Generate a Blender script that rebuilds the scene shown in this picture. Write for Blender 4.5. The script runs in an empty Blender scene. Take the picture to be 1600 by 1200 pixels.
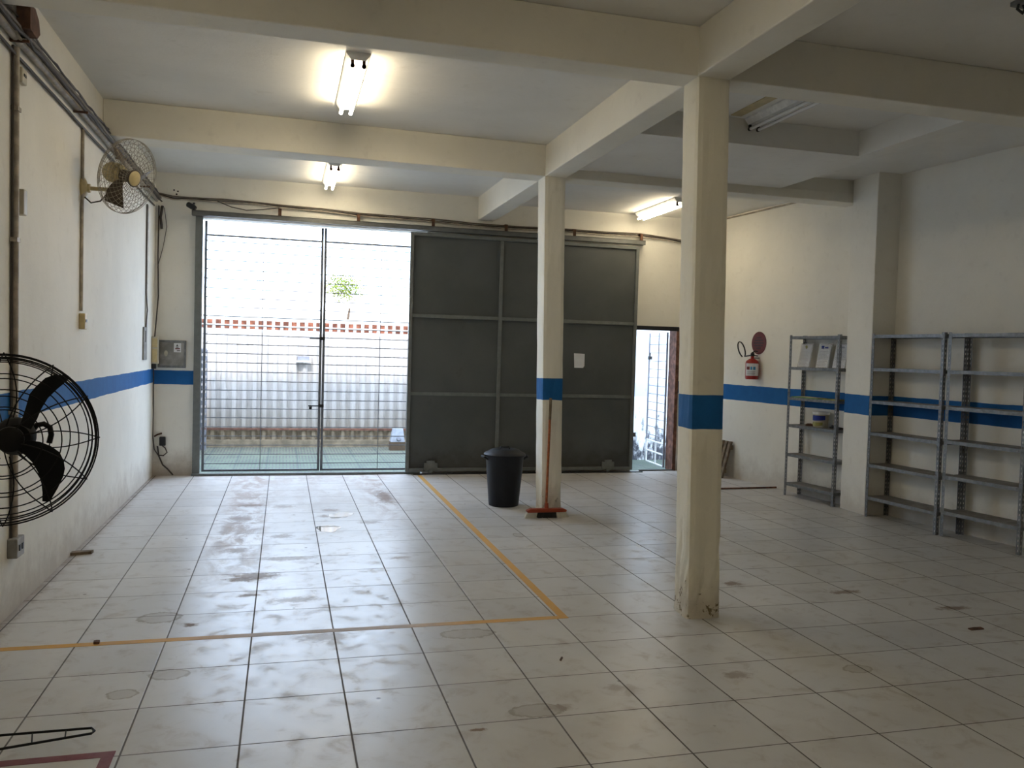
import bpy, bmesh, math, random
from mathutils import Vector, Matrix
random.seed(7)
PI = math.pi
S = bpy.context.scene
COL = S.collection

# ------------------------------------------------------------------ camera
CF = 1313.2286
CYAW, CPITCH, CROLL = 0.26610879, -0.0358545, 0.02850403
CPOS = Vector((0.1439509, -3.52836475, 1.62279735))
_cy, _sy = math.cos(CYAW), math.sin(CYAW)
FWD = Vector((_sy*math.cos(CPITCH), _cy*math.cos(CPITCH), math.sin(CPITCH)))
_R = Vector((_cy, -_sy, 0)); _U = _R.cross(FWD)
RGT = _R*math.cos(CROLL) + _U*math.sin(CROLL)
UPV = -_R*math.sin(CROLL) + _U*math.cos(CROLL)
cd = bpy.data.cameras.new('camera'); cam = bpy.data.objects.new('camera', cd); COL.objects.link(cam)
cd.sensor_fit = 'HORIZONTAL'; cd.sensor_width = 36.0; cd.lens = CF/1600*36.0
cd.clip_start = 0.05; cd.clip_end = 300
m = Matrix.Identity(4)
for i in range(3):
    m[i][0] = RGT[i]; m[i][1] = UPV[i]; m[i][2] = -FWD[i]; m[i][3] = CPOS[i]
cam.matrix_world = m
S.camera = cam

# ------------------------------------------------------------------ light and exposure
SKY = 8.4
w = bpy.data.worlds.new('sky'); S.world = w; w.use_nodes = True
bg = w.node_tree.nodes['Background']
bg.inputs[0].default_value = (0.60, 0.76, 1.0, 1); bg.inputs[1].default_value = SKY
sl = bpy.data.lights.new('sun', 'SUN'); so = bpy.data.objects.new('sun', sl); COL.objects.link(so)
sl.energy = 4.0; sl.angle = math.radians(4); sl.color = (1.0, 0.95, 0.86)
so.rotation_euler = Vector((0.18, 1.0, -0.95)).to_track_quat('-Z', 'Y').to_euler()
TUBE = 42.0
S.view_settings.view_transform = 'Standard'; S.view_settings.look = 'None'
S.view_settings.gamma = 1.0; S.view_settings.use_curve_mapping = False
S.view_settings.exposure = 0.10

# ------------------------------------------------------------------ helpers: measured points
def ray(px, py):
    return FWD + RGT*((px-800)/CF) + UPV*((600-py)/CF)
def at(px, py, ax, val):
    d = ray(px, py); t = (val-CPOS[ax])/d[ax]
    return CPOS + d*t
WK, WX, WY = 0.1056, 6.61, 2.563          # the right wall runs slightly askew
def wx(y): return WX - WK*(y-WY)
def atw(px, py, off=0.0):                 # point at a distance off in front of the right wall
    d = ray(px, py); n = Vector((1, WK, 0)); c = WX + WK*WY - off
    return CPOS + d*((c - n.dot(CPOS))/n.dot(d))
V = Vector

# ------------------------------------------------------------------ mesh builder
class MB:
    def __init__(s): s.v = []; s.f = []; s.sm = []
    def add(s, vs, fs, smooth=False):
        b = len(s.v); s.v += [tuple(x) for x in vs]
        for f in fs: s.f.append([b+i for i in f]); s.sm.append(smooth)
        return s
    def hexa(s, c):     # bottom 4 ccw, top 4 ccw
        return s.add(c, [(3,2,1,0),(4,5,6,7),(0,1,5,4),(1,2,6,5),(2,3,7,6),(3,0,4,7)])
    def box(s, x0, x1, y0, y1, z0, z1):
        return s.hexa([(x0,y0,z0),(x1,y0,z0),(x1,y1,z0),(x0,y1,z0),(x0,y0,z1),(x1,y0,z1),(x1,y1,z1),(x0,y1,z1)])
    def cbox(s, c, sx, sy, sz): 
        return s.box(c[0]-sx/2, c[0]+sx/2, c[1]-sy/2, c[1]+sy/2, c[2]-sz/2, c[2]+sz/2)
    def tube(s, pts, r, seg=8, closed=False, caps=True):
        pts = [V(p) for p in pts]; n = len(pts); rs = r if isinstance(r, (list, tuple)) else [r]*n
        vs = []; prev = None
        for i, p in enumerate(pts):
            if closed: t = pts[(i+1) % n]-pts[i-1]
            else: t = pts[min(i+1, n-1)]-pts[max(i-1, 0)]
            if t.length < 1e-9: t = V((0,0,1))
            t.normalize()
            if prev is None:
                a = V((0,0,1)) if abs(t.z) < 0.9 else V((1,0,0))
                u = t.cross(a).normalized()
            else:
                u = prev - t*prev.dot(t)
                u = u.normalized() if u.length > 1e-6 else t.orthogonal().normalized()
            prev = u; q = t.cross(u)
            for k in range(seg):
                a = 2*PI*k/seg
                vs.append(p + (u*math.cos(a)+q*math.sin(a))*rs[i])
        fs = []
        for i in range(n if closed else n-1):
            j = (i+1) % n
            for k in range(seg):
                l = (k+1) % seg
                fs.append((i*seg+k, i*seg+l, j*seg+l, j*seg+k))
        if caps and not closed:
            fs.append(tuple(range(seg))[::-1]); fs.append(tuple((n-1)*seg+k for k in range(seg)))
        return s.add(vs, fs, True)
    def ring(s, c, ax, R, r, seg=48, ts=6):
        c = V(c); ax = V(ax).normalized(); u = ax.orthogonal().normalized(); q = ax.cross(u)
        return s.tube([c+(u*math.cos(2*PI*k/seg)+q*math.sin(2*PI*k/seg))*R for k in range(seg)], r, ts, True)
    def lathe(s, c, ax, prof, seg=32, caps=True):   # prof: (radius, height along the axis)
        c = V(c); ax = V(ax).normalized(); u = ax.orthogonal().normalized(); q = ax.cross(u)
        vs = []; n = len(prof)
        for r, h in prof:
            for k in range(seg):
                a = 2*PI*k/seg
                vs.append(c+ax*h+(u*math.cos(a)+q*math.sin(a))*r)
        fs = [(i*seg+k, i*seg+(k+1) % seg, (i+1)*seg+(k+1) % seg, (i+1)*seg+k) for i in range(n-1) for k in range(seg)]
        if caps:
            fs.append(tuple(range(seg))[::-1]); fs.append(tuple((n-1)*seg+k for k in range(seg)))
        return s.add(vs, fs, True)
    def slab(s, outline, d):    # outline of points in a plane, thickened by vector d
        o = [V(p) for p in outline]; n = len(o); d = V(d)
        return s.add(o+[p+d for p in o], [tuple(range(n))[::-1], tuple(range(n, 2*n))]+[(i, (i+1) % n, n+(i+1) % n, n+i) for i in range(n)])
    def obj(s, name, mat, inv=None, bevel=0.0, bseg=2):
        me = bpy.data.meshes.new(name)
        vs = s.v if inv is None else [tuple(inv @ V(v)) for v in s.v]
        me.from_pydata(vs, [], s.f); me.update()
        bm = bmesh.new(); bm.from_mesh(me)
        bmesh.ops.recalc_face_normals(bm, faces=bm.faces)
        bm.to_mesh(me); bm.free()
        for p, sm in zip(me.polygons, s.sm): p.use_smooth = sm
        me.materials.append(mat)
        o = bpy.data.objects.new(name, me); COL.objects.link(o)
        if any(s.sm):
            try: me.set_sharp_from_angle(angle=math.radians(40))
            except Exception: pass
        if bevel:
            b = o.modifiers.new('bevel', 'BEVEL'); b.width = bevel; b.segments = bseg; b.limit_method = 'ANGLE'
        return o

def tag(o, label=None, cat=None, group=None, kind=None):
    if label: o['label'] = label
    if cat: o['category'] = cat
    if group: o['group'] = group
    if kind: o['kind'] = kind
    return o
def thing(name, label, cat, loc, rz=0.0, group=None):
    o = bpy.data.objects.new(name, None); COL.objects.link(o)
    o.empty_display_size = 0.1
    o.location = loc; o.rotation_euler = (0, 0, rz)
    o['W'] = 0; del o['W']
    return tag(o, label, cat, group)
def mat_of(o):
    return Matrix.Translation(o.location) @ Matrix.Rotation(o.rotation_euler.z, 4, 'Z')
def root_of(o):
    while o.parent: o = o.parent
    return o
def part(mb, name, mat, parent, label=None, local=False, bevel=0.0, kind=None):
    inv = None if local else mat_of(root_of(parent)).inverted()
    rt = root_of(parent)
    if not local and rt.type == 'MESH': inv = Matrix.Translation(-rt.location)
    o = mb.obj(name, mat, inv, bevel); o.parent = parent
    if label: o['label'] = label
    if kind: o['kind'] = kind
    return o
def solo(mb, name, mat, label, cat, group=None, org=None, bevel=0.0, kind=None):
    if org is None:
        n = len(mb.v); org = V((sum(v[0] for v in mb.v)/n, sum(v[1] for v in mb.v)/n, min(v[2] for v in mb.v)))
    org = V(org)
    o = mb.obj(name, mat, Matrix.Translation(-org), bevel); o.location = org
    return tag(o, label, cat, group, kind)
def struct(mb, name, mat, bevel=0.0):
    o = mb.obj(name, mat, None, bevel); o['kind'] = 'structure'
    return o
def copy_tree(o, parent=None):
    c = o.copy(); COL.objects.link(c); c.parent = parent
    for ch in list(o.children): copy_tree(ch, c)
    return c

# ------------------------------------------------------------------ materials
class NT:
    def __init__(s, name):
        s.m = bpy.data.materials.new(name); s.m.use_nodes = True
        s.t = s.m.node_tree; s.n = s.t.nodes; s.bsdf = s.n['Principled BSDF']
        g = s.n.new('ShaderNodeNewGeometry'); s.pos = g.outputs['Position']; s.nrm = g.outputs['Normal']
        sp = s.n.new('ShaderNodeSeparateXYZ'); s.t.links.new(s.pos, sp.inputs[0])
        s.x, s.y, s.z = sp.outputs
    def link(s, a, b): s.t.links.new(a, b)
    def _in(s, sock, v):
        if isinstance(v, (int, float)): sock.default_value = v
        elif isinstance(v, tuple): sock.default_value = v if len(v) == 4 or sock.type == 'VECTOR' else (*v, 1)
        else: s.link(v, sock)
    def math(s, op, a, b=0.0, c=0.0, clamp=False):
        n = s.n.new('ShaderNodeMath'); n.operation = op; n.use_clamp = clamp
        s._in(n.inputs[0], a); s._in(n.inputs[1], b); s._in(n.inputs[2], c)
        return n.outputs[0]
    def noise(s, scale, detail=4, rough=0.55, vec=None, sc=None, dist=0.0):
        n = s.n.new('ShaderNodeTexNoise'); n.inputs['Scale'].default_value = scale
        n.inputs['Detail'].default_value = detail; n.inputs['Roughness'].default_value = rough
        n.inputs['Distortion'].default_value = dist
        v = vec or s.pos
        if sc:
            mp = s.n.new('ShaderNodeMapping'); mp.inputs['Scale'].default_value = sc; s.link(v, mp.inputs[0]); v = mp.outputs[0]
        s.link(v, n.inputs['Vector'])
        return n.outputs['Fac']
    def ramp(s, f, a, b):      # smooth 0..1 between a and b
        n = s.n.new('ShaderNodeMapRange'); n.interpolation_type = 'SMOOTHSTEP'
        s._in(n.inputs[0], f); n.inputs[1].default_value = a; n.inputs[2].default_value = b
        if a > b:
            n.inputs[1].default_value = b; n.inputs[2].default_value = a
            n.inputs[3].default_value = 1; n.inputs[4].default_value = 0
        return n.outputs[0]
    def mix(s, f, a, b, mode='MIX'):
        n = s.n.new('ShaderNodeMix'); n.data_type = 'RGBA'; n.blend_type = mode
        s._in(n.inputs[0], f)
        for sock, v in ((n.inputs[6], a), (n.inputs[7], b)):
            if isinstance(v, tuple): sock.default_value = (*v[:3], 1)
            else: s.link(v, sock)
        return n.outputs[2]
    def out(s, col, rough=0.7, metal=0.0, spec=0.4, bump=None, bs=0.2, bd=0.005):
        s._in(s.bsdf.inputs['Base Color'], col); s._in(s.bsdf.inputs['Roughness'], rough)
        s.bsdf.inputs['Metallic'].default_value = metal; s.bsdf.inputs['Specular IOR Level'].default_value = spec
        if bump is not None:
            b = s.n.new('ShaderNodeBump'); b.inputs['Strength'].default_value = bs; b.inputs['Distance'].default_value = bd
            s.link(bump, b.inputs['Height']); s.link(b.outputs[0], s.bsdf.inputs['Normal'])
        return s.m
def simple(name, col, rough=0.6, metal=0.0, spec=0.4, var=0.12, scale=14):
    t = NT(name); n = t.noise(scale)
    f = t.ramp(n, 0.35, 0.7)
    c = t.mix(f, tuple(x*(1-var) for x in col), tuple(min(1, x*(1+var*0.5)) for x in col))
    return t.out(c, rough, metal, spec, n, 0.08)
BLUE = (0.012, 0.12, 0.36)
WHITE = (0.82, 0.80, 0.73)
def plaster(name, base=WHITE, band=None, dirt=0.5, chips=0.0):
    t = NT(name)
    n1 = t.noise(1.3, 5, 0.6); n2 = t.noise(9, 6, 0.6); n3 = t.noise(60, 3)
    c = t.mix(t.ramp(n1, 0.3, 0.7), tuple(x*0.93 for x in base), base)
    c = t.mix(t.math('MULTIPLY', t.ramp(n2, 0.55, 0.8), 0.25), c, (0.52, 0.49, 0.42))
    if dirt:
        # grime climbing from the floor, broken up by noise
        h = t.math('ADD', t.z, t.math('MULTIPLY', t.noise(5, 6, 0.7), -0.55))
        g = t.math('MULTIPLY', t.ramp(h, 0.12, -0.30), dirt)
        c = t.mix(g, c, (0.30, 0.235, 0.18))
        sp = t.math('MULTIPLY', t.ramp(t.noise(16, 4, 0.7, sc=(1, 1, 0.45)), 0.68, 0.74), t.ramp(t.z, 1.1, 0.0))
        c = t.mix(t.math('MULTIPLY', sp, 0.55*dirt), c, (0.16, 0.13, 0.10))
        # dripping streaks below the blue stripe
        st = t.math('MULTIPLY', t.ramp(t.noise(9, 4, 0.6, sc=(1, 1, 0.12)), 0.6, 0.78), t.ramp(t.z, 1.2, 0.4))
        c = t.mix(t.math('MULTIPLY', st, 0.3*dirt), c, (0.40, 0.33, 0.27))
    if band:
        z0, z1 = band
        zz = t.math('ADD', t.z, t.math('MULTIPLY', t.math('SUBTRACT', t.noise(3.0, 3), 0.5), 0.02))
        f = t.math('MULTIPLY', t.math('GREATER_THAN', zz, z0), t.math('LESS_THAN', zz, z1))
        bl = t.mix(t.ramp(n2, 0.3, 0.75), tuple(x*0.85 for x in BLUE), BLUE)
        c = t.mix(f, c, bl)
    if chips:
        h = t.math('ADD', t.noise(15, 5, 0.7), t.math('MULTIPLY', t.z, -0.33))
        f = t.math('MULTIPLY', t.ramp(h, 0.55, 0.58), chips)
        c = t.mix(f, c, (0.17, 0.13, 0.07))
    b = t.math('ADD', n2, t.math('MULTIPLY', n3, 0.35))
    return t.out(c, 0.75, 0, 0.25, b, 0.35, 0.006)
M = {}
M['wall_left'] = plaster('painted plaster left', band=(1.15, 1.315), dirt=0.5)
M['wall_back'] = plaster('painted plaster back', band=(1.128, 1.30), dirt=0.7)
M['wall_right'] = plaster('painted plaster right', band=(1.075, 1.285), dirt=0.45)
M['pilaster'] = plaster('painted plaster pilaster', band=(1.075, 1.285), dirt=0.4)
M['col_near'] = plaster('painted plaster column', base=(0.86, 0.825, 0.70), band=(1.184, 1.398), dirt=0.5, chips=1.0)
M['col_far'] = plaster('painted plaster column far', base=(0.86, 0.83, 0.73), band=(1.165, 1.385), dirt=0.4, chips=0.5)
M['wall'] = plaster('painted plaster', dirt=0.3)
M['ceiling'] = plaster('painted ceiling', base=(0.80, 0.79, 0.75), dirt=0)
M['beam'] = plaster('painted beam', base=(0.82, 0.79, 0.70), dirt=0)

def floor_mat():
    t = NT('white floor tiles'); T = 0.45
    c = (0.56, 0.55, 0.53)
    n1 = t.noise(1.1, 5, 0.65); n2 = t.noise(7, 6, 0.65, dist=0.6); n3 = t.noise(120, 2)
    fx = t.math('FLOOR', t.math('DIVIDE', t.x, T)); fy = t.math('FLOOR', t.math('DIVIDE', t.y, T))
    cb = t.n.new('ShaderNodeCombineXYZ'); t.link(fx, cb.inputs[0]); t.link(fy, cb.inputs[1])
    wn = t.n.new('ShaderNodeTexWhiteNoise'); wn.noise_dimensions = '3D'; t.link(cb.outputs[0], wn.inputs['Vector'])
    col = t.mix(wn.outputs[0], (0.55, 0.55, 0.545), (0.63, 0.625, 0.61))
    col = t.mix(t.math('MULTIPLY', t.ramp(n1, 0.42, 0.72), 0.45), col, (0.41, 0.385, 0.345))
    col = t.mix(t.math('MULTIPLY', t.ramp(n2, 0.50, 0.72), 0.42), col, (0.37, 0.32, 0.27))
    dm = t.math('MULTIPLY', t.ramp(n2, 0.50, 0.72), 0.4)      # how dull the tiles are under the dirt
    gd_ = t.math('MULTIPLY', t.ramp(t.y, 3.0, 6.8), 0.5)
    col = t.mix(t.math('MULTIPLY', gd_, 0.7), col, (0.44, 0.39, 0.36)); dm = t.math('MAXIMUM', dm, gd_)
    # tyre tracks of brown dust running in from the gate
    nd = t.noise(5, 6, 0.7, sc=(1.0, 0.45, 1), dist=0.5)
    for cx, hw, y0, st in ((-0.20, 0.34, 1.8, 0.60), (1.22, 0.28, 3.6, 0.60), (0.5, 0.9, 3.8, 0.22)):
        d = t.math('ABSOLUTE', t.math('SUBTRACT', t.x, cx))
        f = t.math('MULTIPLY', t.ramp(d, hw, hw*0.2), t.ramp(t.y, y0, y0+2.2))
        f = t.math('MULTIPLY', f, t.ramp(nd, 0.40, 0.60))
        col = t.mix(t.math('MULTIPLY', f, st), col, (0.28, 0.18, 0.13)); dm = t.math('MAXIMUM', dm, t.math('MULTIPLY', f, st))
    # dust along the sill and along the left wall
    g = t.math('MULTIPLY', t.ramp(t.y, 6.3, 7.5), t.ramp(nd, 0.38, 0.62))
    g = t.math('MULTIPLY', g, t.ramp(t.x, 2.2, 1.2))
    col = t.mix(t.math('MULTIPLY', g, 0.35), col, (0.32, 0.22, 0.18)); dm = t.math('MAXIMUM', dm, t.math('MULTIPLY', g, 0.4))
    g = t.math('MULTIPLY', t.ramp(t.math('ADD', t.x, t.math('MULTIPLY', n2, -0.22)), -1.38, -1.50), 0.8)
    col = t.mix(g, col, (0.25, 0.20, 0.16))
    # single stains, scuffs and patches: x, y, half width, half depth, strength, ring?
    ST = [(1.197,1.163,.17,.085,.60,1),(1.292,.078,.14,.075,.55,1),(1.40,.085,.09,.05,.4,0),(-.535,1.768,.13,.11,.6,1),
          (-.368,.836,.10,.075,.5,1),(-.549,.627,.075,.06,.55,1),(-.10,2.55,.16,.09,.65,0),(-.187,3.43,.14,.12,.5,0),
          (-.22,4.73,.18,.2,.55,0),(2.206,3.67,.05,.09,.6,1),(3.32,1.88,.10,.08,.75,0),(4.02,1.547,.17,.06,.7,0),
          (4.52,1.08,.16,.06,.75,0),(3.123,.241,.09,.06,.5,1),(2.425,.285,.10,.07,.55,0),(1.74,.252,.07,.05,.3,0),
          (1.25,5.8,.12,.55,.75,0),(.62,5.05,.12,.10,.6,0),(.15,3.9,.14,.10,.45,0),(.55,4.75,.07,.1,.6,0),
          (1.05,3.0,.12,.06,.4,0),(.25,2.0,.2,.08,.3,0),(-.05,2.15,.10,.05,.6,0),(-.35,1.6,.05,.05,.8,0),(.4,1.25,.2,.1,.35,0),(.2,3.1,.3,.08,.4,0),(-.15,5.4,.2,.12,.7,0),(.95,4.4,.14,.1,.5,0),(-.02,2.62,.22,.14,.6,0),(.98,-.06,.05,.02,.9,0),(4.02,3.4,.16,.1,.3,0),(.17,5.3,.15,.12,.5,0)]
    nn = t.noise(22, 5, 0.7)
    for x0, y0, rx, ry, st, rg in ST:
        a = t.math('DIVIDE', t.math('SUBTRACT', t.x, x0), rx); b = t.math('DIVIDE', t.math('SUBTRACT', t.y, y0), ry)
        d = t.math('SQRT', t.math('ADD', t.math('MULTIPLY', a, a), t.math('MULTIPLY', b, b)))
        d = t.math('ADD', d, t.math('MULTIPLY', t.math('SUBTRACT', nn, 0.5), 1.9 if not rg else 0.7))
        if rg:
            f = t.math('MULTIPLY', t.ramp(d, 1.0, 0.93), 0.45)
            f = t.math('ADD', f, t.math('MULTIPLY', t.math('MULTIPLY', t.ramp(d, 1.0, 0.93), t.ramp(d, 0.72, 0.86)), 0.55))
            cc = (0.22, 0.185, 0.13)
        else:
            f = t.ramp(d, 1.0, 0.35); cc = (0.19, 0.115, 0.07)
        col = t.mix(t.math('MULTIPLY', f, st), col, cc); dm = t.math('MAXIMUM', dm, t.math('MULTIPLY', f, st))
    # specks
    vo = t.n.new('ShaderNodeTexVoronoi'); vo.inputs['Scale'].default_value = 3.2; t.link(t.pos, vo.inputs['Vector'])
    col = t.mix(t.math('MULTIPLY', t.ramp(vo.outputs['Distance'], 0.05, 0.025), 0.8), col, (0.07, 0.055, 0.045))
    # grout: the joints along the room are wider than those across it
    def joint(s, wdt):
        fr = t.math('FRACT', t.math('DIVIDE', s, T))
        dd = t.math('MULTIPLY', t.math('MINIMUM', fr, t.math('SUBTRACT', 1.0, fr)), T)
        return t.ramp(dd, wdt, wdt*0.45)
    j = t.math('MAXIMUM', joint(t.x, 0.0054), joint(t.y, 0.0042))
    col = t.mix(t.math('MULTIPLY', j, 0.93), col, (0.06, 0.048, 0.04))
    rg = t.math('ADD', t.math('MULTIPLY', n2, 0.24), 0.22)
    rg = t.math('ADD', rg, t.math('MULTIPLY', j, 0.4))
    h = t.math('ADD', t.math('MULTIPLY', n3, 0.12), t.math('MULTIPLY', j, -1.0))
    rg = t.math('ADD', rg, t.math('MULTIPLY', dm, 0.35))
    m_ = t.out(col, rg, 0, 0.7, h, 0.5, 0.002)
    t.link(t.math('SUBTRACT', 0.66, t.math('MULTIPLY', dm, 0.58)), t.bsdf.inputs['Specular IOR Level'])
    return m_
M['floor'] = floor_mat()

def gate_sheet():
    t = NT('grey painted sheet steel')
    n = t.noise(1.4, 5, 0.6); n2 = t.noise(6, 5, 0.65)
    c = t.mix(t.ramp(n, 0.3, 0.7), (0.075, 0.082, 0.08), (0.095, 0.102, 0.10))
    c = t.mix(t.math('MULTIPLY', t.ramp(n2, 0.6, 0.75), 0.35), c, (0.06, 0.062, 0.056))
    c = t.mix(t.math('MULTIPLY', t.ramp(t.math('ADD', t.z, t.math('MULTIPLY', n2, -0.6)), 0.15, -0.25), 0.7), c, (0.045, 0.042, 0.036))
    return t.out(c, 0.5, 0.0, 0.4, n, 0.25, 0.02)
M['sheet'] = gate_sheet()
M['gateframe'] = simple('grey painted steel frame', (0.16, 0.172, 0.165), 0.45)
M['rail'] = simple('dark grey steel rail', (0.16, 0.165, 0.16), 0.4, 0.4)
M['grille'] = simple('grey steel bars', (0.17, 0.18, 0.20), 0.45, 0.3)
M['black'] = simple('black plastic', (0.012, 0.012, 0.013), 0.4)
M['bin'] = simple('black bin plastic', (0.007, 0.0085, 0.013), 0.5, spec=0.3)
M['fanblack'] = simple('black painted metal', (0.005, 0.005, 0.0055), 0.6, spec=0.2)
M['galv'] = simple('galvanised steel', (0.21, 0.215, 0.22), 0.42, 0.35, var=0.25, scale=25)
M['shelfplate'] = simple('dusty steel shelf', (0.24, 0.225, 0.205), 0.6, 0.1, var=0.3, scale=8)
M['cream'] = simple('yellowed cream plastic', (0.55, 0.45, 0.24), 0.45)
M['creamdull'] = simple('dull cream plastic', (0.50, 0.46, 0.36), 0.5)
M['brownblade'] = simple('dark brown blade', (0.08, 0.06, 0.045), 0.5)
M['wire'] = simple('dull metal wire', (0.28, 0.25, 0.19), 0.5, 0.2)
M['cable'] = simple('dusty dark cable', (0.06, 0.05, 0.045), 0.7)
M['cablegrey'] = simple('dusty grey cable', (0.17, 0.145, 0.12), 0.7)
M['conduit'] = simple('painted conduit', (0.42, 0.37, 0.30), 0.55, var=0.3)
M['rust'] = simple('rusty brown metal', (0.12, 0.055, 0.03), 0.8, var=0.5)
M['panel'] = simple('dull grey metal panel', (0.30, 0.29, 0.27), 0.5, 0.2, var=0.3, scale=8)
M['white'] = simple('white paint', (0.78, 0.78, 0.77), 0.5)
M['paper'] = simple('white paper', (0.75, 0.76, 0.78), 0.8, var=0.04)
M['red'] = simple('red enamel', (0.35, 0.02, 0.015), 0.35)
M['redsign'] = simple('dark red sign', (0.12, 0.016, 0.014), 0.5)
M['darkred'] = simple('very dark red print', (0.04, 0.014, 0.014), 0.5)
M['broom'] = simple('orange red plastic', (0.32, 0.05, 0.018), 0.5)
M['handle'] = simple('orange painted wood', (0.38, 0.10, 0.025), 0.5, var=0.35, scale=30)
M['bristle'] = simple('white bristles', (0.70, 0.68, 0.60), 0.8)
M['bluelabel'] = simple('blue print', (0.01, 0.03, 0.25), 0.5)
M['skyblue'] = simple('light blue print', (0.05, 0.25, 0.50), 0.5)
M['olive'] = simple('olive print', (0.30, 0.28, 0.08), 0.6)
M['green'] = simple('green folder', (0.15, 0.33, 0.10), 0.6, var=0.4)
M['wood'] = simple('weathered wood', (0.20, 0.15, 0.10), 0.8, var=0.4)
M['brownframe'] = simple('brown door frame', (0.20, 0.09, 0.06), 0.7, var=0.5)
M['darklintel'] = simple('black steel lintel', (0.01, 0.01, 0.014), 0.5)
M['greyprint'] = simple('grey print', (0.30, 0.31, 0.34), 0.8)

def tape_mat(name, col, wear):
    t = NT(name); n = t.noise(9, 6, 0.7)
    f = t.math('MULTIPLY', t.ramp(n, 0.35, 0.6), wear)
    if name.startswith('yellow'):   # rubbed off in the wheel tracks
        g = t.math('MULTIPLY', t.ramp(t.math('ABSOLUTE', t.math('SUBTRACT', t.x, 0.42)), 0.95, 0.35), t.ramp(t.y, 1.6, 1.45))
        f = t.math('MAXIMUM', f, t.math('MULTIPLY', g, t.ramp(n, 0.15, 0.42)), clamp=True)
    c = t.mix(f, col, (0.50, 0.42, 0.36))
    return t.out(c, 0.6, 0, 0.3)
M['tape'] = tape_mat('yellow floor tape', (0.62, 0.33, 0.055), 0.22)
M['redtape'] = tape_mat('red floor tape', (0.17, 0.035, 0.05), 0.1)

def yard_mat():
    t = NT('green slotted yard pavers'); T = 0.42
    n = t.noise(2.2, 6, 0.7); n2 = t.noise(11, 5, 0.7)
    col = t.mix(t.ramp(n, 0.35, 0.65), (0.070, 0.105, 0.072), (0.11, 0.14, 0.098))
    col = t.mix(t.math('MULTIPLY', t.ramp(t.y, 8.6, 10.5), t.ramp(n2, 0.3, 0.6)), col, (0.15, 0.145, 0.105))
    xs = t.math('ADD', t.x, 0.06)
    def fr(s, p): return t.math('FRACT', t.math('DIVIDE', s, p))
    sx = t.math('GREATER_THAN', fr(xs, T/9.0), 0.62); sy = fr(t.y, T)
    slot = t.math('MULTIPLY', sx, t.math('MULTIPLY', t.math('GREATER_THAN', sy, 0.12), t.math('LESS_THAN', sy, 0.9)))
    slot = t.math('MULTIPLY', slot, t.ramp(n, 0.68, 0.46))
    col = t.mix(t.math('MULTIPLY', slot, 0.92), col, (0.07, 0.06, 0.065))
    jx = t.math('LESS_THAN', fr(xs, T), 0.035); jy = t.math('LESS_THAN', sy, 0.04)
    col = t.mix(t.math('MULTIPLY', t.math('MAXIMUM', jx, jy), 0.85), col, (0.04, 0.06, 0.055))
    return t.out(col, 0.6, 0, 0.4, t.math('MULTIPLY', slot, -1.0), 0.4, 0.01)
M['yard'] = yard_mat()
def fence_mat():
    t = NT('pale painted corrugated sheet')
    n = t.noise(1.2, 5, 0.65, sc=(1, 1, 0.5)); n2 = t.noise(7, 5, 0.7, sc=(1, 1, 0.25))
    c = t.mix(t.ramp(n, 0.35, 0.7), (0.46, 0.42, 0.395), (0.55, 0.505, 0.475))
    c = t.mix(t.math('MULTIPLY', t.ramp(n2, 0.5, 0.75), 0.35), c, (0.30, 0.29, 0.27))
    c = t.mix(t.math('MULTIPLY', t.ramp(t.math('ADD', t.z, t.math('MULTIPLY', n2, -0.5)), 0.6, 0.0), 0.6), c, (0.30, 0.25, 0.19))
    return t.out(c, 0.55, 0, 0.3)
M['fence'] = fence_mat()
M['kerb'] = simple('beige concrete kerb', (0.27, 0.21, 0.14), 0.85, var=0.3, scale=7)
M['redrail'] = simple('reddish rusty rail', (0.20, 0.09, 0.06), 0.8, var=0.4)
M['lattice'] = simple('white lattice', (0.72, 0.72, 0.70), 0.7)
M['terracotta'] = simple('terracotta', (0.20, 0.062, 0.03), 0.85, var=0.6, scale=9)
M['paleroof'] = simple('washed out roof', (0.80, 0.70, 0.62), 0.9, var=0.1, scale=9)  # overexposed look of the sunlit roof put into its pale colour
M['yardgrey'] = simple('grey yard metal', (0.22, 0.22, 0.25), 0.6)
M['leaf'] = simple('yellow green leaf', (0.22, 0.26, 0.02), 0.7, var=0.4)
M['bark'] = simple('bark', (0.12, 0.08, 0.05), 0.9)
def mold_mat():
    t = NT('white wall with mould')
    n = t.noise(3.2, 6, 0.7, sc=(1, 1, 0.5))
    h = t.math('ADD', n, t.math('MULTIPLY', t.z, -0.22))
    c = t.mix(t.ramp(h, 0.36, 0.50), (0.84, 0.84, 0.84), (0.07, 0.07, 0.08))
    s = t.math('MULTIPLY', t.math('GREATER_THAN', t.z, 1.0), t.math('LESS_THAN', t.z, 1.22))
    c = t.mix(t.math('MULTIPLY', s, 0.45), c, (0.25, 0.33, 0.55))
    return t.out(c, 0.85, 0, 0.2, n, 0.3, 0.01)
M['mould'] = mold_mat()
def emit(name, col, st):
    t = NT(name); t.bsdf.inputs['Base Color'].default_value = (0.8, 0.8, 0.8, 1)
    t.bsdf.inputs['Emission Color'].default_value = (*col, 1); t.bsdf.inputs['Emission Strength'].default_value = st
    return t.m
M['tube'] = emit('lit fluorescent tube', (1.0, 0.84, 0.58), TUBE)
M['tubedim'] = emit('dimmed fluorescent tube', (1.0, 0.84, 0.58), TUBE*0.75)  # same tube at lower strength, dimmed to balance the light
M['tubeoff'] = simple('unlit fluorescent tube', (0.70, 0.70, 0.70), 0.25, spec=0.6, var=0.03)
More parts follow.
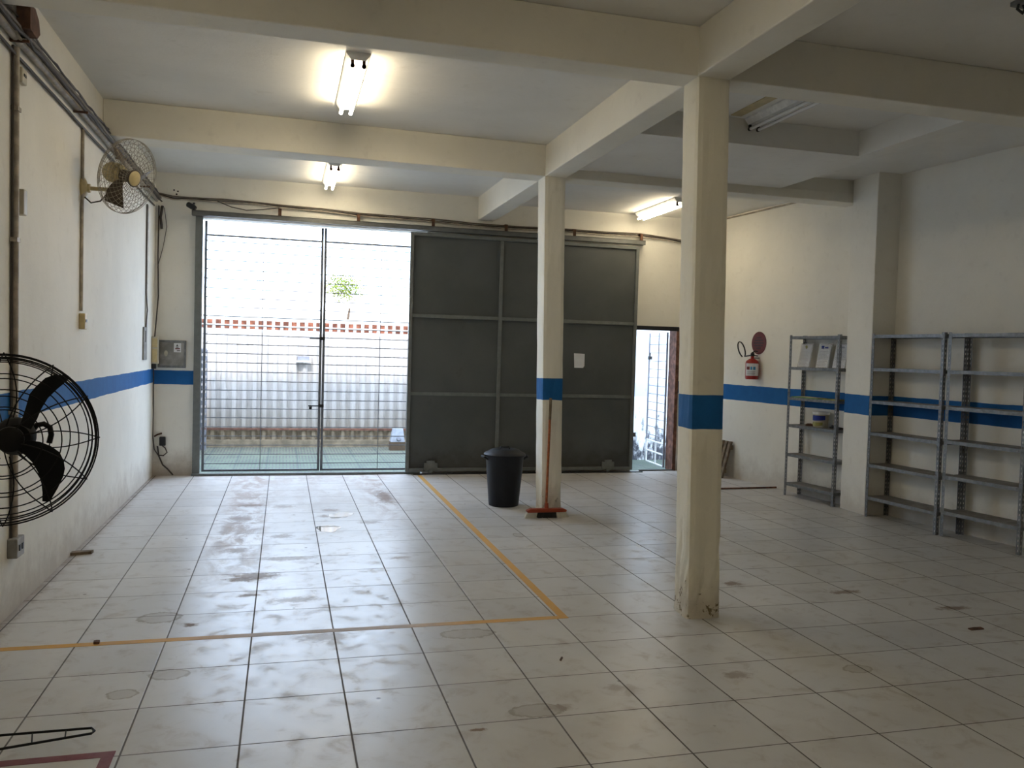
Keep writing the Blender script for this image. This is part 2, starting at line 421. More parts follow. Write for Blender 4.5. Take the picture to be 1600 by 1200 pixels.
def acrylic():
    t = NT('clear acrylic'); b = t.bsdf
    b.inputs['Base Color'].default_value = (0.9, 0.92, 0.95, 1); b.inputs['Roughness'].default_value = 0.08
    b.inputs['Alpha'].default_value = 0.22; b.inputs['Specular IOR Level'].default_value = 0.8
    return t.m
M['acrylic'] = acrylic()
def water():
    t = NT('puddle water'); b = t.bsdf
    b.inputs['Base Color'].default_value = (0.70, 0.75, 0.78, 1); b.inputs['Roughness'].default_value = 0.02  # pale base paints in part of the bright reflection on the water
    b.inputs['Specular IOR Level'].default_value = 1.0; b.inputs['Coat Weight'].default_value = 1.0; b.inputs['Coat Roughness'].default_value = 0.01
    b.inputs['Coat IOR'].default_value = 2.2
    return t.m
M['water'] = water()

# ------------------------------------------------------------------ the shell of the hall
XL = -1.388; YB = 7.55; ZC = 3.71; ZB = 3.40; YR = -8.0
struct(MB().box(XL-0.2, 7.9, YR-0.2, YB+0.02, -0.12, 0), 'floor', M['floor'])
struct(MB().box(XL-0.2, XL, YR-0.2, YB+0.2, 0, 4.0), 'wall_left', M['wall_left'])
OX0, OX1, OZ = -0.86, 1.95, 3.195
DX0, DX1, DZ = 4.95, 5.62, 2.07
wb = MB()
wb.box(XL, OX0, YB, YB+0.2, 0, 4.0)
wb.box(OX0, OX1, YB, YB+0.2, OZ, 4.0)
wb.box(OX1, DX0, YB, YB+0.2, 0, 4.0)
wb.box(DX0, DX1, YB, YB+0.2, DZ, 4.0)
wb.box(DX1, 6.4, YB, YB+0.2, 0, 4.0)
struct(wb, 'wall_back', M['wall_back'])
wr = MB().hexa([(wx(YR-.2), YR-.2, 0), (wx(YR-.2)+.2, YR-.2, 0), (wx(YB+.2)+.2, YB+.2, 0), (wx(YB+.2), YB+.2, 0),
                (wx(YR-.2), YR-.2, 4), (wx(YR-.2)+.2, YR-.2, 4), (wx(YB+.2)+.2, YB+.2, 4), (wx(YB+.2), YB+.2, 4)])
struct(wr, 'wall_right', M['wall_right'])
struct(MB().box(XL-.2, 8.0, YR-.2, YR, 0, 4.0), 'wall_front', M['wall'])
struct(MB().box(XL-.2, 8.0, YR-.2, YB+.2, ZC, 4.05), 'ceiling', M['ceiling'])
struct(MB().box(2.85, 6.6, 4.80, YB, 3.635, ZC), 'ceiling_panel', M['ceiling'])
# downstand beams
struct(MB().box(XL, 6.9, 1.34, 1.565, ZB, ZC), 'ceiling_beam', M['beam'], 0.008)
struct(MB().hexa([(XL,4.43,ZB),(2.63,4.54,ZB),(2.63,4.81,ZB),(XL,4.75,ZB),(XL,4.43,ZC),(2.63,4.54,ZC),(2.63,4.81,ZC),(XL,4.75,ZC)]), 'ceiling_beam', M['beam'], 0.008)
struct(MB().box(2.84, 6.3, 4.54, 4.80, ZB, 3.50), 'ceiling_beam', M['beam'], 0.006)
struct(MB().box(2.84, 6.3, 4.565, 4.80, 3.50, ZC), 'ceiling_beam', M['beam'])
struct(MB().box(2.625, 2.85, YR, YB, ZB, ZC), 'ceiling_beam', M['beam'], 0.008)
# dropped slab and soffit on the right
def prof(y0, y1, x0):
    P = [(x0, ZC), (x0, 3.49), (5.28, 3.49), (5.34, 3.51), (5.58, 3.645), (6.75, 3.65), (6.75, ZC)]
    return MB().slab([(x, y0, z) for x, z in P], (0, y1-y0, 0))
struct(prof(3.04, 4.56, 2.85), 'ceiling_soffit', M['ceiling'])
struct(prof(1.565, 3.04, 5.11), 'ceiling_soffit', M['ceiling'])
# pilaster on the right wall
struct(MB().hexa([(6.162,4.09,0),(6.60,4.09,0),(6.60,4.53,0),(6.185,4.53,0),(6.162,4.09,3.66),(6.60,4.09,3.66),(6.60,4.53,3.66),(6.185,4.53,3.66)]), 'pilaster', M['pilaster'], 0.008)

# ------------------------------------------------------------------ columns
def column(base, top, label, mat, ztop, seed):
    # rounded square column, worn at the foot
    rnd = random.Random(seed); n = 26; seg = 6
    vs = []; fs = []
    for i in range(n+1):
        f = i/n; z = ztop*(f**1.25)
        c = [V(base[k]).lerp(V(top[k]), z/ztop) for k in range(4)]
        ring = []
        for k in range(4):
            a, b = c[k], c[(k+1) % 4]
            for j in range(seg):
                q = a.lerp(b, j/seg)
                corner = (j == 0)
                ctr = (c[0]+c[1]+c[2]+c[3])/4
                dirv = (q-ctr); dirv.normalize()
                amp = 0.003 if z > 0.45 else 0.008
                d = rnd.uniform(-amp, amp*0.4) - (0.010 if corner else 0)
                if z < 0.02: d += 0.008
                q = q + dirv*d
                ring.append((q.x, q.y, z))
        vs += ring
    m4 = 4*seg
    for i in range(n):
        for k in range(m4):
            fs.append((i*m4+k, i*m4+(k+1) % m4, (i+1)*m4+(k+1) % m4, (i+1)*m4+k))
    mb = MB().add(vs, fs, False)
    o = solo(mb, 'concrete_column', mat, label, 'column', org=(base[0][0], base[0][1], 0))
    return o
column([(2.601,1.176),(2.826,1.170),(2.842,1.405),(2.620,1.411)], [(2.629,1.335),(2.856,1.335),(2.856,1.565),(2.629,1.565)],
       'large square cream column with blue stripe standing nearest, chipped at its foot', M['col_near'], ZB, 3)
b0 = at(844.8, 812, 1, 4.54); b1 = at(876.6, 812, 1, 4.54)
column([(b0.x,4.53),(b1.x,4.53),(b1.x+.01,4.79),(b0.x+.01,4.79)], [(2.619,4.535),(2.845,4.535),(2.845,4.80),(2.625,4.80)],
       'slimmer square column with blue stripe behind the broom, beside the black bin', M['col_far'], ZB, 5)

# ------------------------------------------------------------------ sliding gate on the back wall
YG = 7.46
def X(px, py, y=YG): return at(px, py, 1, y).x
def Z(px, py, y=YG): return at(px, py, 1, y).z
gx0 = X(636, 600); gx1 = X(991, 600); gz1 = Z(790, 372); gz0 = 0.035
gate = thing('sliding_gate', 'tall dark grey steel sliding gate panel hanging behind the columns', 'gate', (gx0, YG, 0))
part(MB().box(gx0, gx1, YG, YG+0.012, gz0, gz1), 'sheet_panel', M['sheet'], gate)
def bars(lst):
    mb = MB()
    for b in lst: mb.box(*b)
    return mb
fx = X(783, 430); hz1 = Z(780, 498); hz2 = Z(780, 617)
fw = 0.045
for nm, b in (('frame_stile', (gx0, gx0+fw, YG-.03, YG, gz0, gz1)), ('frame_stile', (gx1-fw, gx1, YG-.03, YG, gz0, gz1)),
              ('frame_stile', (fx-fw/2, fx+fw/2, YG-.03, YG, gz0+fw, gz1-fw)), ('frame_stile', (3.74, 3.785, YG-.03, YG, gz0+fw, gz1-fw)),
              ('frame_rail', (gx0+fw, gx1-fw, YG-.03, YG, gz1-fw, gz1)), ('frame_rail', (gx0+fw, gx1-fw, YG-.03, YG, gz0, gz0+fw)),
              ('frame_rail', (gx0+fw, gx1-fw, YG-.026, YG, hz1-fw/2, hz1+fw/2)), ('frame_rail', (gx0+fw, gx1-fw, YG-.008, YG, hz2-fw/2, hz2+fw/2))):
    part(MB().box(*b), nm, M['gateframe'], gate, bevel=0.004)
for px in (672, 948):
    x = X(px, 728)
    g = MB().box(x-.09, x+.09, YG-.05, YG-.031, .05, .15); g.box(x-.055, x+.055, YG-.05, YG-.031, .15, .18)
    g.lathe((x, YG-.055, .045), (0, 1, 0), [(.03, 0), (.03, .02)], 16)
    part(g, 'roller_guard', M['gateframe'], gate)
part(MB().box(gx1, gx1+.045, YG-.01, YG+.01, 0.50, 0.56), 'latch', M['rail'], gate)
tr = thing('sliding_gate_track', 'long grey steel overhead track carrying the sliding gate', 'track', (0, 7.45, 3.2))
ra = at(300, 331, 1, 7.45); rb = at(1007, 380, 1, 7.45)
zt = (ra.z+rb.z)/2
trk = MB().box(ra.x, rb.x, 7.41, 7.418, zt-.035, zt+.025); trk.box(ra.x, rb.x, 7.41, 7.50, zt+.017, zt+.025); trk.box(ra.x, rb.x, 7.492, 7.50, zt-.035, zt+.025)
trk.box(ra.x, rb.x, 7.418, 7.43, zt-.035, zt-.029); trk.box(ra.x, rb.x, 7.48, 7.492, zt-.035, zt-.029)
part(trk, 'track_channel', M['rail'], tr)
for px in (437, 560, 677, 791, 898, 1003):
    x = X(px, 350, 7.45)
    b = MB().box(x-.02, x+.02, 7.44, 7.45, zt+.025, zt+.12); b.box(x-.02, x+.02, 7.45, YB, zt+.11, zt+.12)
    part(b, 'bracket', M['rust'], tr)
sill = MB().box(OX0-.07, gx0+.2, 7.46, 7.50, 0, .03); sill.box(OX0-.07, gx0+.2, 7.51, 7.56, 0, .02)
solo(sill, 'gate_floor_rail', M['gateframe'], 'pale steel floor rail along the open gateway sill', 'rail')
solo(MB().box(gx0+.1, gx1+.15, 7.40, 7.44, 0, .012), 'gate_floor_rail', M['black'], 'dark floor rail under the closed grey sliding gate', 'rail')
solo(MB().box(gx1+.155, 5.62, 7.53, 7.56, 0, .02), 'door_threshold', M['rail'], 'thin ribbed metal threshold of the small open doorway', 'threshold')
# left jamb
jm = MB().box(OX0-.065, OX0+.02, 7.50, 7.549, 0, OZ+.02); 
solo(jm, 'gate_jamb', M['gateframe'], 'tall grey steel jamb at the left side of the open gateway', 'jamb')
pp = at(898, 552, 1, YG-.033); pq = at(914, 575, 1, YG-.033)
pm = MB(); 
pm.slab([(pp.x, YG-.005, pp.z), (pq.x, YG-.005, pp.z-.005), (pq.x, YG-.008, pq.z+.03), (pq.x-.02, YG-.012, pq.z), (pp.x+.01, YG-.005, pq.z)], (0, .002, 0))
solo(pm, 'paper_sheet', M['paper'], 'white paper sheet stuck on the grey sliding gate', 'paper')

# ------------------------------------------------------------------ barred gates in the opening
YGR = 7.66
def grille(x0, x1, label, rods, latch):
    g = thing('grille_gate', label, 'gate', (x0, YGR, 0.02))
    zt_, zb_ = 2.99, 0.03
    for nm, xx in (('stile', x0), ('stile', x1-.03)):
        part(MB().box(xx, xx+.03, YGR-.015, YGR+.015, zb_, OZ-.02), nm, M['grille'], g)
    part(MB().box(x0+.03, x1-.03, YGR-.012, YGR+.012, zb_, zb_+.025), 'bottom_rail', M['grille'], g)
    b = MB(); k = 0; z = zb_+.10
    while z < zt_:
        b.tube([(x0+.03, YGR, z), (x1-.03, YGR, z)], .0058, 6); z += .1165
    part(b, 'crossbars', M['grille'], g)
    part(MB().box(x0+.03, x1-.03, YGR-.008, YGR+.008, zt_, zt_+.02), 'top_rail', M['grille'], g)
    for rx in rods:
        part(MB().tube([(rx, YGR-.008, zb_), (rx, YGR-.008, zt_)], .0045, 6), 'upright_rod', M['grille'], g)
    return g
xm = X(503, 550, YGR)
gl = grille(OX0+.03, xm-.005, 'left leaf of the barred grey gate filling the gateway', [X(409, 560, YGR)], True)
gr = grille(xm+.005, OX1-.02, 'right leaf of the barred grey gate, partly behind the sliding gate', [X(593, 560, YGR)], False)
for pyy in (529, 634):
    z = Z(500, pyy, YGR)
    l = MB().tube([(xm-.16, YGR-.03, z), (xm+.03, YGR-.03, z)], .009, 8); l.box(xm-.03, xm+.035, YGR-.035, YGR-.015, z-.02, z+.02)
    if pyy == 634: l.box(xm-.15, xm-.115, YGR-.045, YGR-.02, z-.045, z-.01); l.ring((xm-.133, YGR-.03, z-.005), (0, 1, 0), .014, .003, 16, 6)
    part(l, 'bolt_latch', M['black'], gl, label='dark sliding bolt' + (' with padlock' if pyy == 634 else ''))
hk = MB(); z = .25
while z < 3.0:
    hk.tube([(OX0+.02, 7.60, z), (OX0+.075, 7.60, z), (OX0+.09, 7.60, z+.028)], .004, 6); z += .1165
part(hk, 'hooks', M['grille'], gl, kind='stuff')

# ------------------------------------------------------------------ yard
struct(MB().box(-6, 9, YB+.02, 14.0, -0.14, -0.02), 'floor_yard', M['yard'])
struct(MB().box(-1.9, -1.45, YB+.2, 10.9, -.1, 2.2), 'wall_yard_left', M['white'])
YF = 10.8
fn = thing('corrugated_fence', 'long white corrugated sheet fence across the yard', 'fence', (-1.5, YF, 0))
def corr(z0, z1, y, x0=-1.5, x1=3.6, p=.159, a=.028):
    mb = MB(); N = int((x1-x0)/p*12); vs = []
    for i in range(N+1):
        x = x0+(x1-x0)*i/N; ph = ((x-x0)/p) % 1
        s = math.cos(2*PI*ph); s = max(-1, min(1, s*1.7))
        vs += [(x, y+a*s, z0), (x, y+a*s, z1), (x, y+a*s+.006, z0), (x, y+a*s+.006, z1)]
    fs = []
    for i in range(N):
        b = 4*i
        fs += [(b, b+4, b+5, b+1), (b+2, b+3, b+7, b+6), (b+1, b+5, b+7, b+3), (b, b+2, b+6, b+4)]
    fs += [(0,1,3,2), (4*N,4*N+2,4*N+3,4*N+1)]
    return mb.add(vs, fs, False)
zf = at(480, 522, 1, YF).z
part(corr(.29, zf, YF), 'sheeting', M['fence'], fn)
part(MB().box(-1.5, 3.6, YF-.045, YF-.02, .26, .295), 'bottom_rail', M['redrail'], fn)
part(corr(.10, .26, YF, a=.03), 'base_sheeting', M['kerb'], fn, label='beige lower strip of the corrugated fence')
part(MB().box(-1.5, 3.6, YF-.07, YF+.2, -.05, .10), 'kerb', M['kerb'], fn)
la = thing('lattice_topping', 'row of white lattice openings along the top of the fence', 'lattice', (-1.5, YF+.1, zf))
z1 = at(480, 497, 1, YF).z
lb = MB().box(-1.6, 3.7, YF+.04, YF+.12, zf, zf+.05); lb.box(-1.6, 3.7, YF+.05, YF+.10, z1-.03, z1); lb.box(-1.6, 3.7, YF+.06, YF+.09, zf+.105, zf+.122)
part(lb, 'rails', M['lattice'], la)
lb = MB(); x = -1.5
while x < 3.6: lb.box(x, x+.045, YF+.05, YF+.10, zf+.05, z1-.03); x += .132
part(lb, 'slats', M['lattice'], la)
# neighbour's house and roof beyond
hs = thing('neighbour_house', 'pale sunlit house with a low hipped tile roof beyond the fence', 'house', (-3, 12.2, 0))
part(MB().box(-4, 6, 12.2, 16, 0, 1.80), 'walls', M['white'], hs)
part(MB().box(-4.2, 6.2, 11.35, 11.45, 0, z1-.055), 'tiled_verge', M['terracotta'], hs, label='terracotta tiled verge below the roof')
r0 = at(335, 506, 1, 12.0); r1 = at(470, 441, 1, 14.5); r2 = at(520, 452, 1, 14.5); r3 = at(640, 521, 1, 12.0)
rf = MB().add([(r0.x-.2, 12.0, r0.z), (r3.x+.3, 12.0, r0.z-.05), (r3.x+.3, 17, r0.z-.05), (r0.x-.2, 17, r0.z), (r1.x, 14.5, r1.z), (r2.x, 14.5, r1.z-.05)],
             [(0,1,5,4), (1,2,5), (2,3,4,5), (3,0,4)])
part(rf, 'roof', M['paleroof'], hs)
# tree
tc = at(537, 448, 1, 11.9)
tr_ = thing('tree', 'yellow-green tree rising above the fence behind the barred gate', 'tree', (tc.x, 11.75, 0))
part(MB().tube([(tc.x+.05, 11.75, 0), (tc.x, 11.75, 1.6), (tc.x+.1, 11.72, 2.35)], [.05, .035, .02], 8), 'trunk', M['bark'], tr_)
lf = MB()
for i in range(2600):
    d = V((random.gauss(0, 1), random.gauss(0, .7), random.gauss(0, 1)))
    if d.length > 1.9: continue
    p = V((tc.x, 11.72, tc.z-.03)) + V((d.x*.20, d.y*.12, d.z*.15))
    u = V((random.uniform(-1, 1), random.uniform(-1, 1), random.uniform(-1, 1))).normalized(); q = u.orthogonal().normalized()
    s_ = random.uniform(.012, .026)
    lf.add([p-u*s_, p+q*s_*.5, p+u*s_, p-q*s_*.5], [(0, 1, 2, 3)])
part(lf, 'foliage', M['leaf'], tr_)
# small things in the yard
wl = at(474, 560, 1, YF-.05)
o = thing('wall_box', 'small dark vent box with white sill mounted on the corrugated fence', 'box', (wl.x, YF-.05, wl.z))
part(MB().box(wl.x-.095, wl.x+.095, YF-.10, YF-.02, wl.z-.035, wl.z+.035), 'housing', M['yardgrey'], o)
part(MB().box(wl.x-.12, wl.x+.12, YF-.13, YF-.02, wl.z-.065, wl.z-.037), 'sill', M['white'], o)
e0 = at(620, 684, 1, 10.35)
o = thing('meter_box', 'pale meter box on a mossy block at the right end of the fence', 'box', (e0.x, 10.35, -.02))
part(MB().box(e0.x-.12, e0.x+.14, 10.25, 10.45, -.02, .12), 'block', M['bark'], o)
hb = MB().hexa([(e0.x-.11,10.25,.12),(e0.x+.12,10.25,.12),(e0.x+.12,10.43,.12),(e0.x-.11,10.43,.12),(e0.x-.07,10.33,.33),(e0.x+.10,10.33,.33),(e0.x+.10,10.43,.33),(e0.x-.07,10.43,.33)])
part(hb, 'box_shell', M['greyprint'], o)
part(MB().lathe((e0.x+.02, 10.262, .17), (0, -1, .3), [(.04, 0), (.03, .02)], 16), 'dial', M['yardgrey'], o)
o = thing('slatted_meter_cabinet', 'narrow grey slatted metal cabinet at the left end of the yard', 'cabinet', (-1.02, 10.3, -.02))
s0 = X(314, 620, 10.3); s1 = X(323.5, 620, 10.3)
part(bars([(s0, s0+.012, 10.27, 10.29, -.02, Z(318, 547, 10.3)), (s1-.012, s1, 10.27, 10.29, -.02, Z(318, 547, 10.3))]), 'frame', M['yardgrey'], o)
sm_ = MB(); z = .0
while z < Z(318, 549, 10.3): sm_.box(s0-.03, s1-.012, 10.27, 10.30, z, z+.075); z += .115
part(sm_, 'slats', M['yardgrey'], o)
# white mouldy wall and barred door seen through the small doorway
dw = at(1000, 719, 2, -.02)
struct(MB().box(3.4, 7.6, dw.y+.05, dw.y+.25, -.1, 2.9), 'wall_yard_right', M['mould'])
solo(MB().box(DX1-.03, DX1+.02, 7.53, 7.76, 0, DZ), 'door_frame', M['brownframe'], 'rotten brown wooden post at the right of the small doorway', 'door frame')
la0 = at(998, 508, 1, 7.53); 
solo(MB().box(gx1-.02, DX1, 7.525, 7.57, DZ-.055, DZ+.005), 'door_lintel', M['darklintel'], 'black steel lintel over the small open doorway', 'lintel')
H = V((DX1-.07, 7.74, 0)); fe = at(1009, 722, 2, 0.0)
dv = (V((fe.x, fe.y, 0)) - H); dl = min(dv.length, 1.6); dv.normalize()
gd = thing('grille_door', 'narrow white barred door standing open outside the small doorway', 'door', (H.x, H.y, 0.03))
def gp(s, z): return (H.x+dv.x*s, H.y+dv.y*s, z)
for nm, s_, r_ in (('stile', 0.0, .016), ('stile', dl, .014), ('stile', dl*.46, .010)):
    part(MB().tube([gp(s_, .02), gp(s_, 2.0)], r_, 8), nm, M['yardgrey'], gd)
b = MB(); z = .45
while z < 2.0: b.tube([gp(0, z), gp(dl, z)], .006, 6); z += .125
part(b, 'crossbars', M['yardgrey'], gd)
b = MB()
for z in (.03, .2, .36): b.tube([gp(0, z), gp(dl, z)], .013, 6)
b.tube([gp(dl, .03), gp(dl, .36)], .016, 6); b.tube([gp(dl*.46, .03), gp(dl*.46, .36)], .013, 6)
part(b, 'lower_frame', M['white'], gd, label='white painted lower frame')
part(MB().cbox(gp(dl-.03, 1.62), .05, .05, .05).tube([gp(dl-.06, 1.64), gp(dl-.05, 1.70), gp(dl-.02, 1.70), gp(dl-.01, 1.64)], .005, 6), 'padlock', M['black'], gd)

# ------------------------------------------------------------------ floor tapes, puddle, bits on the floor
def strip(mb, a, b, wd, h=.0012):
    a = V((a[0], a[1], 0)); b = V((b[0], b[1], 0)); d = (b-a).normalized(); n = V((-d.y, d.x, 0))*wd/2
    return mb.hexa([a-n, b-n, b+n, a+n, a-n+V((0,0,h)), b-n+V((0,0,h)), b+n+V((0,0,h)), a+n+V((0,0,h))])
solo(strip(MB(), (1.885, 7.35), (1.848, 1.33), .055), 'floor_tape', M['tape'], 'yellow floor tape running from the gate toward the big column', 'tape')
solo(strip(MB(), (1.818, 1.355), (XL+.002, 1.355), .055), 'floor_tape', M['tape'], 'yellow floor tape running across from the left wall, worn pale in the middle', 'tape')
solo(strip(strip(MB(), (XL+.002, .022), (-.470, .022), .048), (-.494, -.002), (-.494, -1.2), .046), 'floor_tape', M['redtape'], 'dark red floor tape corner beside the fan foot', 'tape')
pd = at(513, 826, 2, 0); vs = []
for k in range(28):
    a = 2*PI*k/28; r = 1+.12*math.sin(3*a)+.07*math.sin(5*a+1)
    vs.append((pd.x+.105*r*math.cos(a), pd.y+.15*r*math.sin(a), .0005))
solo(MB().slab(vs, (0, 0, .0012)), 'puddle', M['water'], 'small bright puddle of water on the tiles before the gate', 'puddle')
pd = at(532, 805, 2, 0); vs = []
for k in range(28):
    a = 2*PI*k/28; r = 1+.3*math.sin(2*a+.5)+.15*math.sin(5*a)
    vs.append((pd.x+.10*r*math.cos(a), pd.y+.16*r*math.sin(a), .0005))
solo(MB().slab(vs, (0, 0, .001)), 'puddle', M['water'], 'thin irregular wet patch just behind the bright puddle', 'puddle')
def cracked(px, py, nm, label, sx, sy, sz, mat, cat, rz=.2):
    p = at(px, py, 2, 0); c, s_ = math.cos(rz), math.sin(rz)
    q = [(-sx, -sy*.7), (sx*.8, -sy), (sx, sy*.6), (0, sy), (-sx*.9, sy*.8)]
    solo(MB().slab([(p.x+a*c-b*s_, p.y+a*s_+b*c, 0.0003) for a, b in q], (0, 0, sz)), nm, mat, label, cat)
cracked(124, 866, 'tile_fragment', 'dark broken tile fragment at the foot of the left wall', .10, .03, .022, M['wood'], 'tile fragment', .3)
cracked(151, 1005, 'dirt_clod', 'small dark clod of dirt on the yellow tape at left', .016, .02, .012, M['rust'], 'debris')
cracked(1525, 983, 'dry_leaf', 'long dark dry leaf on the tiles at far right', .055, .02, .006, M['rust'], 'leaf', .1)
cracked(877, 1030, 'twig', 'tiny dark twig on a tile below the yellow tape corner', .006, .03, .004, M['rust'], 'twig', -.5)
l0 = at(1128, 765, 2, 0); l1 = at(1216, 763, 2, 0)
solo(MB().tube([(l0.x-.4, l0.y, .012), (l1.x-.03, l1.y, .012)], .011, 8), 'wooden_batten', M['brownframe'], 'thin brown batten lying on the floor left of the first shelf unit', 'batten')

# ------------------------------------------------------------------ bin and broom
bc = V((2.447, 5.13, 0))
bn = thing('trash_bin', 'black plastic trash bin with domed lid beside the far column', 'bin', bc)
part(MB().lathe(bc, (0,0,1), [(.145,0),(.158,.005),(.162,.03),(.185,.30),(.200,.50),(.206,.545),(.198,.545),(.19,.50),(.15,.03),(.001,.02)], 48, False), 'body', M['bin'], bn)
part(MB().lathe(bc, (0,0,1), [(.222,.535),(.226,.550),(.216,.562),(.19,.575),(.150,.600),(.12,.610),(.10,.612),(.07,.603),(.001,.602)], 48, False).lathe(bc, (0,0,1), [(.222,.535),(.19,.537)], 48, False), 'lid', M['bin'], bn)
part(MB().tube([bc+V((-.05,0,.604)), bc+V((-.045,0,.626)), bc+V((.045,0,.626)), bc+V((.05,0,.604))], .008, 8), 'lid_handle', M['bin'], bn)
for s_ in (-1, 1):
    part(MB().tube([bc+V((s_*.195,-.05,.50)), bc+V((s_*.235,-.045,.525)), bc+V((s_*.252,0,.53)), bc+V((s_*.235,.045,.525)), bc+V((s_*.195,.05,.50))], .012, 8), 'side_handle', M['bin'], bn)
h0 = at(823, 810, 1, 4.39).x; h1 = at(886, 810, 1, 4.39).x; yb_ = 4.42; cx_ = (h0+h1)/2
br = thing('push_broom', 'orange-red push broom leaning on the far column', 'broom', (cx_, yb_, 0))
part(MB().slab([(h0+.01,yb_-.03,.055),(h1-.01,yb_-.03,.055),(h1,yb_-.03,.075),(h1-.04,yb_-.03,.092),(h0+.04,yb_-.03,.092),(h0,yb_-.03,.075)], (0,.06,0)), 'broom_head', M['broom'], br, bevel=.006)
part(MB().lathe((cx_-.0,yb_,.085), (.02,.06,1), [(.022,0),(.018,.06)], 16), 'socket', M['broom'], br)
def bristles(x0, x1, n, sp=0.0):
    mb = MB()
    for i in range(n):
        x = x0+(x1-x0)*(i+.5)/n
        for r_ in range(3):
            yy = yb_-.02+.02*r_
            mb.tube([(x, yy, .056), (x+sp*((x-cx_)*.12)+random.uniform(-.004,.004), yy-.004+random.uniform(-.004,.004), .001)], [.0045, .006], 5)
    return mb
w3 = (h1-h0)
part(bristles(h0+.008, h0+w3*.27, 12, 1.2), 'bristles', M['bristle'], br, label='white outer bristles')
part(bristles(h0+w3*.73, h1-.008, 12, 1.2), 'bristles', M['bristle'], br, label='white outer bristles')
part(bristles(h0+w3*.27, h0+w3*.73, 24), 'bristles', M['black'], br, label='black middle bristles')
tp = at(860.5, 622, 1, 4.50); bt = V((cx_-.003, yb_, .11)); md = bt.lerp(tp, .80)
part(MB().tube([bt, md], .0125, 10), 'handle', M['handle'], br)
part(MB().tube([md, tp], .0135, 10), 'handle_sleeve', M['wood'], br, label='worn dark upper end of the handle')

# ------------------------------------------------------------------ shelving along the right wall
ANG = math.atan(-WK)
def slotted(mb, c, du, dv_, z1, t=.0022, wd=.034):
    # L shaped angle post with punched slots, corner at c, flanges along du and dv_
    du, dv_ = V(du), V(dv_); nrm = {0: dv_, 1: du}
    for idx, d in enumerate((du, dv_)):
        n = nrm[idx]*t
        def bx(a0, a1, z0, z1_):
            p = [V(c)+d*a0, V(c)+d*a1, V(c)+d*a1+n, V(c)+d*a0+n]
            mb.hexa([(q.x, q.y, z0) for q in p]+[(q.x, q.y, z1_) for q in p])
        bx(0, wd*.40, 0, z1); bx(wd*.66, wd, 0, z1)
        z = 0.0
        while z < z1:
            bx(wd*.40, wd*.66, z, min(z+.026, z1)); z += .045
LV = [1.93, 1.582, 1.237, .902, .564, .218]
def shelf_unit(pa, pb, label, levels, depth=.29, top=1.945):
    # pa, pb: floor points of the two front posts (far one first)
    a = V((pa[0], pa[1], 0)); b = V((pb[0], pb[1], 0)); d = (b-a); L = d.length; rz = math.atan2(d.y, d.x)
    r = thing('shelf_unit', label, 'shelving unit', a, rz, 'grey metal shelving units along the right wall')
    # local: x along the front from far to near, y toward the wall (left of travel is +y)
    for x0, y0, du, dv_ in ((0, 0, (1,0,0), (0,1,0)), (L, 0, (-1,0,0), (0,1,0)), (0, depth, (1,0,0), (0,-1,0)), (L, depth, (-1,0,0), (0,-1,0))):
        mb = MB(); slotted(mb, (x0, y0, 0), du, dv_, top)
        part(mb, 'post', M['galv'], r, local=True)
    for z in levels:
        mb = MB().box(.004, L-.004, .004, depth-.004, z-.003, z)
        sh = part(mb, 'shelf', M['shelfplate'], r, local=True)
        mb = MB().box(.003, L-.003, .0025, .0045, z-.032, z+.001); mb.box(.003, L-.003, depth-.0045, depth-.0025, z-.032, z+.001)
        mb.box(.003, .005, .004, depth-.004, z-.032, z+.001); mb.box(L-.005, L-.003, .004, depth-.004, z-.032, z+.001)
        for xx in (.018, .06, L-.06, L-.018): mb.lathe((xx, .003, z-.016), (0,-1,0), [(.006,0),(.005,.004)], 8)
        e = part(mb, 'shelf_rim', M['galv'], sh, local=True)
    return r
u1a = at(1224, 773, 2, 0); u1b = at(1301, 792, 2, 0)
un1 = shelf_unit((6.058, 5.43), (6.155, 4.614), 'separate grey shelf unit left of the pilaster, holding a paint bucket and papers', [1.93, 1.56, 1.195, .865, .51, .155], .235)
un2 = shelf_unit((6.150, 4.070), (6.212, 3.125), 'empty grey shelf unit just right of the pilaster', LV, .285)
un3 = shelf_unit((6.222, 3.085), (6.330, 2.286), 'empty grey shelf unit at the right edge, beyond the other empty one', [1.93, 1.584, 1.24, .92, .585, .245], .28)

def along(o, dx, dy, z):     # a point in the frame of a shelf unit
    p = mat_of(o) @ V((dx, dy, z)); return p
RZ1 = un1.rotation_euler.z
